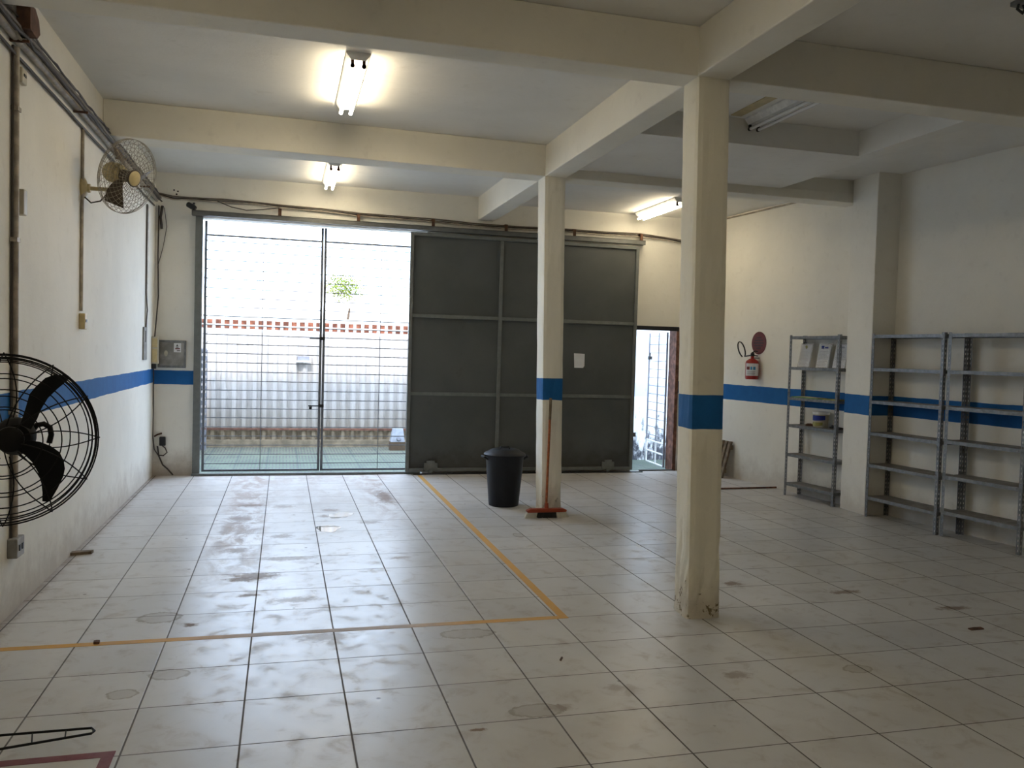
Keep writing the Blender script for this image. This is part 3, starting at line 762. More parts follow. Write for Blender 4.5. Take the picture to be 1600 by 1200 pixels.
# clear holders with sheets, on the second shelf
def holder(dx, lab, hdr, hw=.10):
    p = along(un1, dx, .11, 1.5605)
    h = thing('document_holder', lab, 'document holder', p, RZ1, 'clear document holders on the shelf')
    t = .055
    mb = MB().hexa([(-hw,-.012,0),(hw,-.012,0),(hw,-.009,0),(-hw,-.009,0),(-hw,-.012+t,.29),(hw,-.012+t,.29),(hw,-.009+t,.29),(-hw,-.009+t,.29)])
    part(mb, 'front_plate', M['acrylic'], h, local=True)
    mb = MB().box(-hw, hw, -.012, .06, 0, .003); mb.hexa([(-hw,.0,0.003),(hw,.0,0.003),(hw,.004,.003),(-hw,.004,.003),(-hw,t,.29),(hw,t,.29),(hw,t+.004,.29),(-hw,t+.004,.29)])
    part(mb, 'back_plate', M['acrylic'], h, local=True)
    mb = MB().hexa([(-hw+.01,-.008,.008),(hw-.01,-.008,.008),(hw-.01,-.006,.008),(-hw+.01,-.006,.008),(-hw+.01,-.008+t*.95,.275),(hw-.01,-.008+t*.95,.275),(hw-.01,-.006+t*.95,.275),(-hw+.01,-.006+t*.95,.275)])
    sh = part(mb, 'sheet', M['paper'], h, local=True)
    pr = MB()
    for k in range(11):
        z = .03+.016*k; yy = -.0085+t*.95*(z-.008)/.267-.001
        pr.box(-hw+.022, hw-.022-.02*((k*37) % 3), yy-.0006, yy, z, z+.003)
    part(pr, 'text_lines', M['greyprint'], sh, local=True)
    hd = MB(); z = .232; yy = -.0085+t*.95*(z-.008)/.267-.001
    if hdr == 'crest': hd.slab([(.02*math.cos(2*PI*k/12), yy-.001, z+.012+.022*math.sin(2*PI*k/12)) for k in range(12)], (0,.0008,0))
    elif hdr == 'blue': hd.box(-.055, -.01, yy-.001, yy, z-.008, z+.028); hd.box(.0, .055, yy-.001, yy, z-.004, z+.016)
    else: hd.box(-.04, .04, yy-.001, yy, z, z+.02)
    part(hd, 'header', M['olive'] if hdr == 'crest' else (M['bluelabel'] if hdr == 'blue' else M['greyprint']), sh, local=True)
holder(.13, 'clear holder with a crested notice, leftmost on the second shelf', 'crest')
holder(.44, 'clear holder with a blue-headed notice, between two others on the second shelf', 'blue')
holder(.71, 'clear holder with a plain notice, nearest the pilaster on the second shelf', 'plain')
# folders lying on the third shelf
p = along(un1, .40, .11, 1.1955)
o = thing('green_folder', 'green folder lying flat across the third shelf of the separate unit', 'folder', p, RZ1)
part(MB().hexa([(-.36,-.09,0),(.10,-.095,0),(.12,.09,0),(-.34,.08,0),(-.36,-.09,.012),(.10,-.095,.009),(.12,.09,.009),(-.34,.08,.014)]), 'cover', M['green'], o, local=True)
part(MB().hexa([(-.30,-.07,.0135),(.06,-.08,.0095),(.08,.06,.0095),(-.28,.05,.0135),(-.30,-.07,.016),(.06,-.08,.013),(.08,.06,.013),(-.28,.05,.016)]), 'papers', M['cream'], o, local=True)
p = along(un1, .66, .11, 1.1955)
solo(MB().hexa([tuple(V(p)+Matrix.Rotation(RZ1,3,'Z')@V(q)) for q in [(-.10,-.08,0),(.14,-.09,0),(.14,.09,0),(-.10,.08,0),(-.10,-.08,.010),(.14,-.09,.014),(.14,.09,.014),(-.10,.08,.010)]]), 'paper_stack', M['olive'], 'thin yellowish paper stack at the pilaster end of the third shelf', 'papers')
# paint bucket
p = along(un1, .445, .12, .8655)
o = thing('paint_bucket', 'white plastic paint bucket with blue label on the shelf', 'bucket', p, RZ1)
part(MB().lathe((0,0,0), (0,0,1), [(.078,0),(.081,.004),(.088,.15),(.094,.152),(.094,.172),(.090,.180),(.084,.180),(.078,.02)], 40, False).lathe((0,0,0),(0,0,1),[(.078,.001),(.001,.001)],40,False), 'pail', M['creamdull'], o, local=True)
part(MB().lathe((0,0,0), (0,0,1), [(.0955,.153),(.0965,.165),(.0955,.184),(.085,.186),(.001,.183)], 40, False), 'lid', M['white'], o, local=True)
def arcband(r, a0, a1, z0, z1, n=16):
    vs = []; 
    for i in range(n+1):
        a = a0+(a1-a0)*i/n; dz = .012*math.sin(PI*i/n)
        vs += [(r*math.cos(a), r*math.sin(a), z0-dz), (r*math.cos(a), r*math.sin(a), z1)]
    return MB().add(vs, [(2*i, 2*i+2, 2*i+3, 2*i+1) for i in range(n)], True)
part(arcband(.0895, -PI*.98, -PI*.05, .092, .140), 'label_band', M['bluelabel'], o, local=True)
part(arcband(.0875, -PI*.75, -PI*.15, .03, .062), 'label_patch', M['olive'], o, local=True)
# rag and pliers beside it
p = along(un1, .25, .14, .8655)
mb = MB(); 
for i in range(9):
    a = random.uniform(0, 6.28); r_ = random.uniform(0, .045); c = V((p.x+r_*math.cos(a), p.y+.9*r_*math.sin(a), p.z+.014))
    mb.lathe(c-V((0,0,.014)), (0,0,1), [(.018,0),(.026,.008),(.022,.02),(.008,.028)], 10)
solo(mb, 'crumpled_rag', M['rust'], 'small dark brown crumpled rag left of the paint bucket', 'rag', org=p)
p = along(un1, .70, .12, .8655)
mb = MB(); R3 = Matrix.Rotation(RZ1, 3, 'Z')
mb.tube([p+R3@V(q) for q in [(-.09,.02,.03),(-.03,.01,.028),(.02,0,.02),(.09,-.03,.012)]], .011, 8)
mb.tube([p+R3@V(q) for q in [(-.09,-.01,.012),(-.03,-.005,.018),(.02,0,.02),(.08,.02,.012)]], .011, 8)
solo(mb, 'pliers', M['black'], 'dark pliers lying right of the paint bucket', 'pliers', org=p)

# ------------------------------------------------------------------ extinguisher and sign on the right wall
pc = atw(1175, 575, .10); px_ = V((pc.x, pc.y, 0))
zb_ = atw(1175, 592.5, .10).z; zt_ = atw(1175, 562.5, .10).z; zv = atw(1178, 549, .10).z
ex = thing('fire_extinguisher', 'red fire extinguisher with white label hung on the wall', 'fire extinguisher', (pc.x, pc.y, zb_))
hh = zt_-zb_; C0 = V((pc.x, pc.y, zb_))
part(MB().lathe(C0, (0,0,1), [(.078,0),(.084,.008),(.086,.03),(.086,hh-.04),(.078,hh-.015),(.045,hh+.01),(.022,hh+.02),(.022,hh+.05)], 36), 'cylinder', M['red'], ex)
def arcw(r, a0, a1, z0, z1, n=14):
    vs = []
    for i in range(n+1):
        a = a0+(a1-a0)*i/n
        vs += [C0+V((r*math.cos(a), r*math.sin(a), z0)), C0+V((r*math.cos(a), r*math.sin(a), z1))]
    return MB().add(vs, [(2*i, 2*i+2, 2*i+3, 2*i+1) for i in range(n)], True)
lb = part(arcw(.0868, PI*1.0, PI*1.72, .045, hh-.045), 'label', M['paper'], ex, label='white label with small print')
part(arcw(.0874, PI*1.05, PI*1.22, .125, .165), 'label_square', M['redsign'], lb)
part(arcw(.0874, PI*1.25, PI*1.34, .125, .165), 'label_square', M['skyblue'], lb)
part(arcw(.0874, PI*1.38, PI*1.50, .125, .165), 'label_square', M['skyblue'], lb)
tl = MB()
for k in range(4):
    q = arcw(.0874, PI*1.06, PI*(1.46+.03*(k % 2)), .062+.013*k, .067+.013*k); tl.add(q.v, q.f)
part(tl, 'label_text', M['greyprint'], lb)
part(MB().lathe(C0+V((0,0,hh+.045)), (0,0,1), [(.02,0),(.026,.01),(.026,.04),(.012,.05)], 16).tube([C0+V((-.02,-.01,hh+.09)), C0+V((.03,-.02,hh+.12)), C0+V((.06,-.02,hh+.11))], .009, 8).tube([C0+V((0,0,hh+.09)), C0+V((-.01,-.02,hh+.06)), C0+V((.06,-.03,hh+.055))], .007, 8), 'valve', M['black'], ex)
hp = [C0+V((0,.0,hh+.065))]
for k in range(13):
    a = -.5+PI*2*0.86*k/12
    hp.append(C0+V((-.105+.105*math.cos(a), .10+.08*math.cos(a), hh+.135+.085*math.sin(a)-.055*math.cos(a))))
part(MB().tube(hp, .009, 8), 'hose', M['black'], ex)
part(MB().box(C0.x+.03, wx(pc.y)+.002, C0.y-.01, C0.y+.01, zt_+.02, zt_+.035), 'wall_hook', M['rail'], ex)
sp_ = atw(1186, 536, .004); nw = V((-1, -WK, 0)).normalized(); tw = V((-WK, 1, 0)).normalized()
sgn = thing('round_sign', 'round dark red sign on the wall above the extinguisher', 'sign', sp_)
part(MB().lathe(sp_, nw, [(.150, -.001), (.150, .003)], 40), 'disc', M['redsign'], sgn)
tx = MB()
for k, wd_ in enumerate((.05, .085, .10, .085, .05)):
    c = sp_+nw*.0045+V((0,0,.07-.035*k))
    tx.hexa([c-tw*wd_+V((0,0,-.010)), c+tw*wd_+V((0,0,-.010)), c+tw*wd_+nw*.0008+V((0,0,-.010)), c-tw*wd_+nw*.0008+V((0,0,-.010)),
             c-tw*wd_+V((0,0,.010)), c+tw*wd_+V((0,0,.010)), c+tw*wd_+nw*.0008+V((0,0,.010)), c-tw*wd_+nw*.0008+V((0,0,.010))])
part(tx, 'lettering', M['darkred'], sgn)
# boards leaning in the corner
bp = at(1136, 747, 2, 0)
bo = thing('wooden_slat_panel', 'small dark slatted wooden panel leaning in the far right corner', 'panel', (wx(6.9)-.12, 6.9, 0))
for k in range(4):
    y0 = 6.78+.085*k
    part(MB().hexa([(wx(y0)-.20, y0, 0), (wx(y0)-.17, y0, 0), (wx(y0)-.17, y0+.06, 0), (wx(y0)-.20, y0+.06, 0),
                    (wx(y0)-.06, y0+.02, .50), (wx(y0)-.03, y0+.02, .50), (wx(y0)-.03, y0+.08, .50), (wx(y0)-.06, y0+.08, .50)]), 'slat', M['wood'], bo)
for zz in (.1, .42):
    xx = wx(6.9)-.17+.14*zz/.5
    part(MB().box(xx+.012, xx+.035, 6.79, 7.11, zz-.03, zz+.03), 'batten', M['wood'], bo)

# ------------------------------------------------------------------ fluorescent lamps
def lamp(x, y0, y1, zc, label, lit, cream=False, tube='tube'):
    L = y1-y0; r = thing('fluorescent_lamp', label, 'ceiling light', (x, (y0+y1)/2, zc))
    hw = .085
    P = [(-hw, zc), (-hw, zc-.012), (-.05, zc-.055), (.05, zc-.055), (hw, zc-.012), (hw, zc)]
    part(MB().slab([(x+a, y0, z) for a, z in P], (0, L, 0)), 'housing', M['white'] if not cream else M['cream'], r)
    for e, s_ in ((y0, 1), (y1, -1)):
        for a in (-.04, .04):
            h = MB().box(x+a-.011, x+a+.011, e+s_*.012-.008, e+s_*.012+.008, zc-.105, zc-.055); h.lathe((x+a, e+s_*.004, zc-.092), (0, s_, 0), [(.016, 0), (.016, .018)], 14)
            part(h, 'lamp_holder', M['rust'] if lit and s_ == 1 else M['black'], r)
    for a in (-.04, .04):
        part(MB().lathe((x+a, y0+.022, zc-.092), (0,1,0), [(.006,0),(.0145,.006),(.0145,L-.05),(.006,L-.044)], 14), 'tube', M[tube] if lit else M['tubeoff'], r)
    return r
lamp(.615, 2.55, 3.83, ZC, 'lit twin-tube lamp nearest the camera, over the left bay', True)
lamp(.655, 6.10, 7.32, ZC, 'lit twin-tube lamp farther back, over the open gateway', True, tube='tubedim')
lamp(4.90, 6.15, 7.38, 3.635, 'lit twin-tube lamp between the two columns at the back right', True, tube='tubedim')
lamp(4.03, 1.95, 3.03, ZC, 'unlit twin-tube lamp under the right ceiling', False)
cp = MB().box(3.78, 3.88, 1.95, 2.98, ZC-.006, ZC)
solo(cp, 'lamp_mark', M['cream'], 'cream strip on the ceiling left of the unlit lamp', 'ceiling strip')
# unseen lamps added as fill light for the near part of the hall
lamp(.60, -5.6, -4.3, ZC, 'added unseen twin-tube fill lamp behind the viewpoint, left bay', True)
lamp(.60, -1.7, -0.4, ZC, 'added unseen twin-tube fill lamp just overhead', True, tube='tubedim')
p = at(1592, 6, 2, ZC-.02)
o = thing('hanging_wire_hook', 'tangle of dark wire hooks on the ceiling at the upper right corner', 'hook', (p.x, p.y, ZC))
part(MB().box(p.x-.02, p.x+.10, p.y-.04, p.y+.04, ZC-.025, ZC), 'plate', M['galv'], o)
part(MB().tube([(p.x, p.y, ZC-.02), (p.x-.03, p.y-.02, ZC-.06), (p.x-.01, p.y-.04, ZC-.09), (p.x+.02, p.y-.02, ZC-.06)], .008, 6).tube([(p.x+.03, p.y, ZC-.02), (p.x+.03, p.y-.03, ZC-.08), (p.x+.07, p.y-.03, ZC-.10), (p.x+.08, p.y, ZC-.05)], .008, 6), 'wire', M['black'], o)

# ------------------------------------------------------------------ left wall: cables, conduits, boxes
XW = XL
def wob(y0, y1, n, x, z, a, seed, slope=0.0):
    r_ = random.Random(seed); pts = []
    for i in range(n+1):
        f = i/n
        pts.append((x+r_.uniform(-a, a)*.5, y0+(y1-y0)*f, z+slope*f+r_.uniform(-a, a)))
    return pts
cb = thing('cable_bundle', 'thick dusty bundle of cables and pipes along the top of the left wall', 'cables', (XW, 3, 3.38))
YA, YZ = -3.0, 7.40
part(MB().tube(wob(YA, YZ, 40, XW+.075, 3.372, .004, 1), .011, 10), 'metal_pipe', M['cablegrey'], cb)
part(MB().tube(wob(YA, YZ, 30, XW+.030, 3.345, .004, 2), .022, 10), 'conduit_pipe', M['conduit'], cb)
for k, (dx, dz, r_, mt) in enumerate([(.055,.045,.009,'cable'),(.035,.065,.010,'cablegrey'),(.020,.085,.008,'cable'),(.050,.005,.012,'cable'),(.085,-.02,.010,'cable'),(.045,.085,.007,'cablegrey'),(.065,.060,.006,'cable')]):
    part(MB().tube(wob(YA, YZ, 70, XW+dx, 3.36+dz, .010, 10+k), r_, 6), 'cable', M[mt], cb)
for y in (0.5, 1.9, 3.4, 5.0, 6.4):
    part(MB().box(XW, XW+.10, y-.008, y+.008, 3.315, 3.33), 'bracket', M['rust'], cb)
lc = MB().tube(wob(YA, 7.3, 50, XW+.018, 3.262, .003, 33), .010, 6)
solo(lc, 'wall_cable', M['cable'], 'single thin cable running below the thick bundle on the left wall', 'cable', org=(XW, 3, 3.26))
# rusty box near the top left corner
q = at(30, 26, 0, XW+.06)
o = thing('junction_box', 'rusty brown box with grey side above the cables, upper left corner', 'box', (XW, q.y, q.z-.05))
yy, zz = q.y, q.z
part(MB().slab([(XW, yy-.13, zz-.06), (XW, yy+.04, zz-.09), (XW, yy+.04, zz+.06), (XW, yy-.11, zz+.07)], (.06, 0, 0)), 'back_box', M['panel'], o)
part(MB().slab([(XW+.06, yy-.05, zz-.075), (XW+.06, yy+.09, zz-.085), (XW+.06, yy+.15, zz-.04), (XW+.06, yy+.12, zz+.03), (XW+.06, yy+.05, zz+.07), (XW+.06, yy-.05, zz+.06)], (.07, 0, 0)), 'rusty_cover', M['rust'], o)
part(MB().tube([(XW+.04, yy-.04, zz-.08), (XW+.06, yy+.02, zz-.115), (XW+.06, yy+.12, zz-.09)], .010, 8), 'bent_pipe', M['conduit'], o)
# long conduit with boxes
y1_ = at(19, 130, 0, XW).y; y2_ = at(17, 850, 0, XW).y
o = thing('conduit', 'long vertical conduit near the left edge ending in a socket box', 'conduit', (XW, y1_, .35))
part(MB().tube([(XW+.018, y1_, 3.30), (XW+.018, (y1_+y2_)/2, 1.8), (XW+.018, y2_, .46)], .019, 10), 'pipe', M['conduit'], o)
part(MB().tube([(XW+.012, y1_-.035, 3.30), (XW+.010, (y1_+y2_)/2-.035, 1.8), (XW+.010, y2_-.035, .42)], .008, 6), 'cable', M['cable'], o)
for z in (2.2, 2.95, 1.2): part(MB().box(XW, XW+.04, y1_-.03, y1_+.035, z-.012, z+.012), 'clamp', M['conduit'], o)
p0 = at(3, 868, 0, XW); p1 = at(28, 848, 0, XW+.05)
bx_ = part(MB().box(XW, XW+.055, y2_-.075, y2_+.065, .345, .46), 'socket_box', M['panel'], o, bevel=.005)
part(MB().box(XW+.055, XW+.060, y2_-.045, y2_-.02, .385, .42).box(XW+.055, XW+.060, y2_+.01, y2_+.035, .385, .42), 'outlet', M['black'], bx_)
def wallbox(px, py, hw, hh_, d, nm, mt, label, cat, slot=True):
    q = at(px, py, 0, XW+.01); o = thing(nm, label, cat, (XW, q.y, q.z-hh_))
    part(MB().box(XW, XW+d, q.y-hw, q.y+hw, q.z-hh_, q.z+hh_), 'housing', M[mt], o, bevel=.006)
    if slot: part(MB().box(XW+d-.001, XW+d+.004, q.y-hw*.5, q.y+hw*.5, q.z-hh_*.1, q.z+hh_*.25), 'switch', M['black'], o)
    return o
wallbox(30, 316, .035, .075, .045, 'switch_box', 'creamdull', 'dirty off-white box halfway up the conduit at left', 'switch', False)
wallbox(33, 119, .045, .045, .03, 'switch_box', 'creamdull', 'small square cream box beside the conduit, under the cables', 'switch')
q = at(125, 400, 0, XW)
o = thing('conduit', 'thin brown conduit from the wall fan down to a yellowish switch', 'conduit', (XW, q.y, 1.86))
part(MB().tube([(XW+.012, q.y, 3.27), (XW+.012, q.y, 1.86)], .012, 8), 'pipe', M['conduit'], o)
wallbox(127, 502, .040, .062, .045, 'switch_box', 'cream', 'yellowish switch box at the end of the thin conduit', 'switch')
q = at(228, 400, 0, XW)
o = thing('conduit', 'thin white conduit by the corner ending above the grey strip panel', 'conduit', (XW, q.y, 1.85))
zq = at(228, 512, 0, XW).z
part(MB().tube([(XW+.014, q.y, 3.2), (XW+.014, q.y, zq)], .014, 8), 'pipe', M['white'], o)
part(MB().tube([(XW+.012, q.y-.03, 3.2), (XW+.012, q.y-.03, zq+.4), (XW+.03, q.y-.04, zq+.2), (XW+.012, q.y-.02, zq)], .006, 6), 'cable', M['cable'], o)
q0 = at(221, 538, 0, XW+.01); za = at(224, 511, 0, XW).z; zb2 = at(224, 562, 0, XW).z
o = thing('strip_panel', 'narrow silver panel on the left wall close to the corner', 'panel', (XW, q.y, zb2))
part(MB().box(XW, XW+.02, q.y-.17, q.y+.03, zb2, za), 'plate', M['panel'], o, bevel=.003)
part(MB().box(XW+.02, XW+.024, q.y-.11, q.y-.06, zb2+.20, za-.04), 'slot', M['black'], o)
# boxes on the back wall
YP = YB-.02
def xz(px, py, y=YP): 
    p = at(px, py, 1, y); return p.x, p.z
xa, za = xz(247, 531); xb, zb3 = xz(290, 575)
o = thing('metal_service_panel', 'square dull grey metal panel with a small warning sticker', 'panel', ((xa+xb)/2, YB, zb3))
part(MB().box(xa, xb, YB-.025, YB, zb3, za), 'frame', M['galv'], o, bevel=.004)
pl = part(MB().box(xa+.022, xb-.022, YB-.030, YB-.025, zb3+.028, za-.028), 'cover', M['panel'], o)
sx0, sz1 = xz(272, 536); sx1, sz0 = xz(283, 550.5)
st = part(MB().box(sx0, sx1, YB-.032, YB-.030, sz0, sz1), 'warning_sticker', M['paper'], pl, label='white sticker with red and black print')
sxm = (sx0+sx1)/2; hs_ = sz1-sz0
part(MB().box(sxm-.025, sxm+.028, YB-.0335, YB-.032, sz0+.036, sz0+.050), 'red_text', M['redsign'], st)
part(MB().box(sxm-.018, sxm+.012, YB-.0335, YB-.032, sz0+.058, sz0+.068).box(sxm-.006, sxm+.032, YB-.0335, YB-.032, sz0+.014, sz0+.024).slab([(sxm-.016, YB-.0335, sz0+.075), (sxm+.010, YB-.0335, sz0+.075), (sxm-.003, YB-.0335, sz0+.10)], (0,.0015,0)), 'black_text', M['black'], st)
c_ = MB(); cx0, cz0 = xz(259.5, 552)
c_.slab([(cx0+.022*math.cos(2*PI*k/14), YB-.031, cz0+.036*math.sin(2*PI*k/14)) for k in range(14)], (0,.001,0))
part(c_, 'pale_spot', M['creamdull'], pl)
xa, za = xz(234.5, 526); xb, zb3 = xz(247, 568)
o = thing('fuse_box', 'narrow cream fuse box in the corner beside the grey panel', 'fuse box', (XW, 7.385, zb3))
part(MB().box(XW, XW+.075, 7.34, 7.43, zb3, za), 'housing', M['creamdull'], o, bevel=.006)
part(MB().box(XW+.008, XW+.067, 7.332, 7.34, zb3+.20, za-.02), 'upper_cover', M['cream'], o, bevel=.003)
part(MB().box(XW+.008, XW+.067, 7.332, 7.34, zb3+.02, zb3+.18), 'lower_cover', M['cream'], o, bevel=.003)
part(MB().box(XW, XW+.05, 7.36, 7.41, zb3-.06, zb3), 'cable_gland', M['black'], o)
cc = MB().tube([(XW+.04, YB-.03, 3.30), (XW+.035, YB-.02, 2.7), (XW+.045, YB-.015, 2.2), (XW+.03, 7.39, za+.0)], .008, 6)
cc.tube([(XW+.10, YB-.02, 3.28), (XW+.13, YB-.015, 3.05), (XW+.09, YB-.012, 2.8), (XW+.03, YB-.012, 2.55)], .004, 6)
cc.tube([(XW+.08, YB-.02, 3.30), (XW+.06, YB-.03, 3.16), (XW+.075, YB-.02, 3.02)], .016, 6)
solo(cc, 'corner_cable', M['cable'], 'dark cables hanging down the back left corner to the fuse box', 'cable', org=(XW+.03, YB-.02, 2.0))
x_, z_ = xz(254, 690)
o = thing('plug_socket', 'black plug and socket with looping cable low in the back left corner', 'socket', (x_, YB, z_))
part(MB().box(x_-.035, x_+.035, YB-.05, YB, z_-.05, z_+.06), 'socket', M['black'], o, bevel=.008)
def X2(px, py): 
    a, b = xz(px, py); return (a, YB-.02, b)
part(MB().tube([(XW+.02, 7.38, zb3-.05), (XW+.015, 7.44, zb3-.12), X2(239.5, 640), X2(238.5, 680), X2(241, 702), X2(247, 711), X2(255, 712), X2(261, 707), X2(258, 700), X2(253, 696)], .007, 8), 'cable', M['cable'], o)
part(MB().tube([X2(246, 697), X2(248, 712), X2(254, 726), X2(262, 733), X2(270, 742)], .009, 8), 'floor_cable', M['cable'], o)
part(MB().tube([X2(241, 682), X2(246, 679), X2(253, 677)], .010, 8), 'stub', M['rust'], o)
# camera and cables above the gate
cx_c, cz_c = xz(300, 322, YB-.06)
o = thing('security_camera', 'small dark security camera above the left corner of the gateway', 'camera', (cx_c, YB, cz_c))
part(MB().lathe((cx_c-.055, YB-.085, cz_c+.02), (1, -.25, -.55), [(.020,0),(.032,.012),(.034,.09),(.026,.12)], 16), 'body', M['black'], o)
part(MB().tube([(cx_c, YB-.07, cz_c), (cx_c+.02, YB-.03, cz_c+.04), (cx_c+.02, YB, cz_c+.04)], .012, 8), 'mount', M['black'], o)
part(MB().lathe((cx_c+.012, YB-.11, cz_c-.035), (1,-.25,-.55), [(.018,0),(.018,.004)], 14), 'lens', M['white'], o)
P = [(246,303),(270,309),(300,311),(345,314),(400,318),(450,324),(500,329),(560,335),(620,341),(680,345),(740,351),(800,356),(880,360),(940,364),(1000,368),(1045,374),(1075,380)]
o = thing('cable_run', 'dusty cables running along the wall above the sliding gate track', 'cables', (0, YB, 3.3))
for k, (dz, r_, mt) in enumerate(((0, .010, 'cable'), (.018, .009, 'cablegrey'), (-.016, .008, 'conduit'))):
    rr = random.Random(50+k); pts = []
    for px, py in P:
        x_, z_ = xz(px, py, YB-.015); pts.append((x_, YB-.012-.008*k, z_+dz+rr.uniform(-.008, .008)))
    part(MB().tube(pts, r_, 6), 'cable', M[mt], o)
pts = [xz(a, b, YB-.015) for a, b in ((340,315),(362,324),(385,329),(410,328),(437,325))]
part(MB().tube([(a, YB-.04, b) for a, b in pts], .006, 6), 'loose_cable', M['cable'], o)
# conduit at the top of the right wall, back bay
wc = MB().tube([(wx(y)-.02, y, 3.605) for y in (4.85, 5.8, 7.4)], .012, 8)
solo(wc, 'wall_conduit', M['conduit'], 'thin conduit along the top of the right wall in the back bay', 'conduit')
# screw holes in the back wall
for a, b, r_ in ((272,297,.010),(278,299,.010),(276,303.5,.011)):
    x_, z_ = xz(a, b, YB); 
    solo(MB().lathe((x_, YB-.0015, z_), (0,1,0), [(r_,0),(r_,.002)], 12), 'drill_hole', M['black'], 'dark drill hole in the plaster above the security camera', 'hole', 'drill holes above the security camera')

# ------------------------------------------------------------------ wall fan
def vcage(mb, C, ax, R, depth_f, depth_b, rings, radial, r_, hub=.07, power=.5):
    C = V(C); ax = V(ax).normalized(); u = ax.orthogonal().normalized(); q = ax.cross(u)
    for sgn_, dp in ((1, depth_f), (-1, depth_b)):
        def prof_(f):     # f 0 at rim, 1 at hub
            rr = R-(R-hub)*f; h = dp*(math.sin(min(1, f*1.25)*PI/2)**power)
            return rr, h*sgn_
        for i in range(1, rings+1):
            rr, h = prof_(i/(rings+.0)*.98); mb.ring(C+ax*h, ax, rr, r_, 48, 5)
        for k in range(radial):
            a = 2*PI*k/radial; pts = []
            for i in range(9):
                rr, h = prof_(i/8); aa = a+.25*sgn_*(i/8)
                pts.append(C+ax*h+(u*math.cos(aa)+q*math.sin(aa))*rr)
            mb.tube(pts, r_, 5)
    for dd in (-.012, 0, .012): mb.ring(C+ax*dd, ax, R+.002, r_*1.5, 56, 6)
    return mb
def blade_mesh(C, ax, R, hub, n, pitch, a0, sweep=.5, wd=.4):
    out = []; C = V(C); ax = V(ax).normalized(); u = ax.orthogonal().normalized(); q = ax.cross(u)
    for k in range(n):
        b = a0+2*PI*k/n; vs = []; fs = []; N = 9
        for i in range(N):
            f = i/(N-1); r_ = hub+(R-hub)*f; w_ = wd*(.35+.65*math.sin(PI*min(.92, .15+f*.72)))
            for s_, t_ in ((-1, 0), (1, 0), (-1, 1), (1, 1)):
                aa = b+sweep*f+s_*w_*.5
                vs.append(C+(u*math.cos(aa)+q*math.sin(aa))*r_+ax*(s_*pitch*r_+.002*t_))
        for i in range(N-1):
            c0 = 4*i; fs += [(c0, c0+4, c0+5, c0+1), (c0+2, c0+3, c0+7, c0+6), (c0, c0+2, c0+6, c0+4), (c0+1, c0+5, c0+7, c0+3)]
        fs += [(0,1,3,2), (4*(N-1), 4*(N-1)+2, 4*(N-1)+3, 4*(N-1)+1)]
        out.append(MB().add(vs, fs, True))
    return out
FC = V((-1.045, 3.60, 2.91)); FA = V((.80, -.50, -.26)).normalized()
wf = thing('wall_fan', 'cream wall-mounted fan with wire cage high on the left wall', 'fan', (XL, 3.70, 2.81))
mp = V((XL, 3.70, 2.815))
part(MB().lathe(mp, (1,0,0), [(.085,0),(.085,.012),(.06,.03),(.035,.04),(.032,.06)], 28), 'wall_plate', M['cream'], wf)
mc = FC-FA*.13
part(MB().tube([mp+V((.05,0,0)), mp+V((.20,-.03,-.005)), V((mc.x-.0, mc.y, mp.z-.01)), mc+V((0,0,-.05))], .016, 10), 'arm', M['cream'], wf)
part(MB().lathe(mc-FA*.075, FA, [(.03,-.005),(.062,.01),(.078,.04),(.080,.10),(.072,.135),(.05,.15)], 28), 'motor_housing', M['cream'], wf)
vg = MB(); u_ = FA.orthogonal().normalized(); q_ = FA.cross(u_)
part(MB().lathe(FC-FA*.05, FA, [(.045,0),(.045,.05)], 20), 'rotor', M['brownblade'], wf)
part(vcage(MB(), FC, FA, .285, .060, .075, 8, 36, .0015, .055), 'wire_cage', M['wire'], wf)
cp_ = part(MB().lathe(FC+FA*.060, FA, [(.058,0),(.058,.008),(.050,.014)], 28), 'cage_cap', M['cream'], wf)
part(MB().lathe(FC+FA*.059, FA, [(.066,0),(.066,.006)], 28), 'cap_rim', M['brownblade'], cp_)
for b in blade_mesh(FC-FA*.02, FA, .245, .035, 3, .22, 1.2, .55, .62): part(b, 'blade', M['brownblade'], wf)
part(MB().tube([mp+V((.02,-.01,-.07)), mp+V((.07,-.03,-.115)), mp+V((.14,-.05,-.10)), mp+V((.20,-.06,-.03))], .006, 8), 'power_cable', M['cable'], wf)

# ------------------------------------------------------------------ pedestal fan at the left edge
PY = 0.10
pc_ = at(5, 687, 1, PY); PR = .335
pf = thing('pedestal_fan', 'large black pedestal fan with wire cage cut by the left edge', 'fan', (-1.0, .20, 0))
FX = (CPOS-pc_); FX.z *= .3; FX.normalize(); FXV = FX
pu = V((0,0,1)).cross(FXV).normalized(); pv = FXV.cross(pu)     # pu to the right in view, pv up
sc_ = (pc_-CPOS).dot(FWD)/CF
def P2(px, py, d=0.0): return pc_ + pu*((px-5)*sc_) + pv*(-(py-687)*sc_) + FXV*d
cg = MB()
for dd in (-.05, -.02, .012, .04): cg.ring(pc_+FXV*dd, FXV, PR-abs(dd)*.45, .0032, 72, 6)
for dp, rs_ in ((1, (.305,.255,.195,.13)), (-1, (.30,.235,.165,.11))):
    for r_ in rs_:
        h = (.115 if dp > 0 else .13)*math.sqrt(max(0, 1-(r_/PR)**2))
        cg.ring(pc_+FXV*h*dp, FXV, r_, .0026, 64, 6)
for dp, n, tw_ in ((1, 12, .35), (-1, 12, -.45)):
    for k in range(n):
        pts = []
        for i in range(11):
            f = i/10; rr = PR-(PR-.06)*f; h = (.115 if dp > 0 else .13)*math.sqrt(max(0, 1-(rr/PR)**2))
            a = 2*PI*k/n+tw_*f
            pts.append(pc_+FXV*h*dp+(pu*math.cos(a)+pv*math.sin(a))*rr)
        cg.tube(pts, .0026, 6)
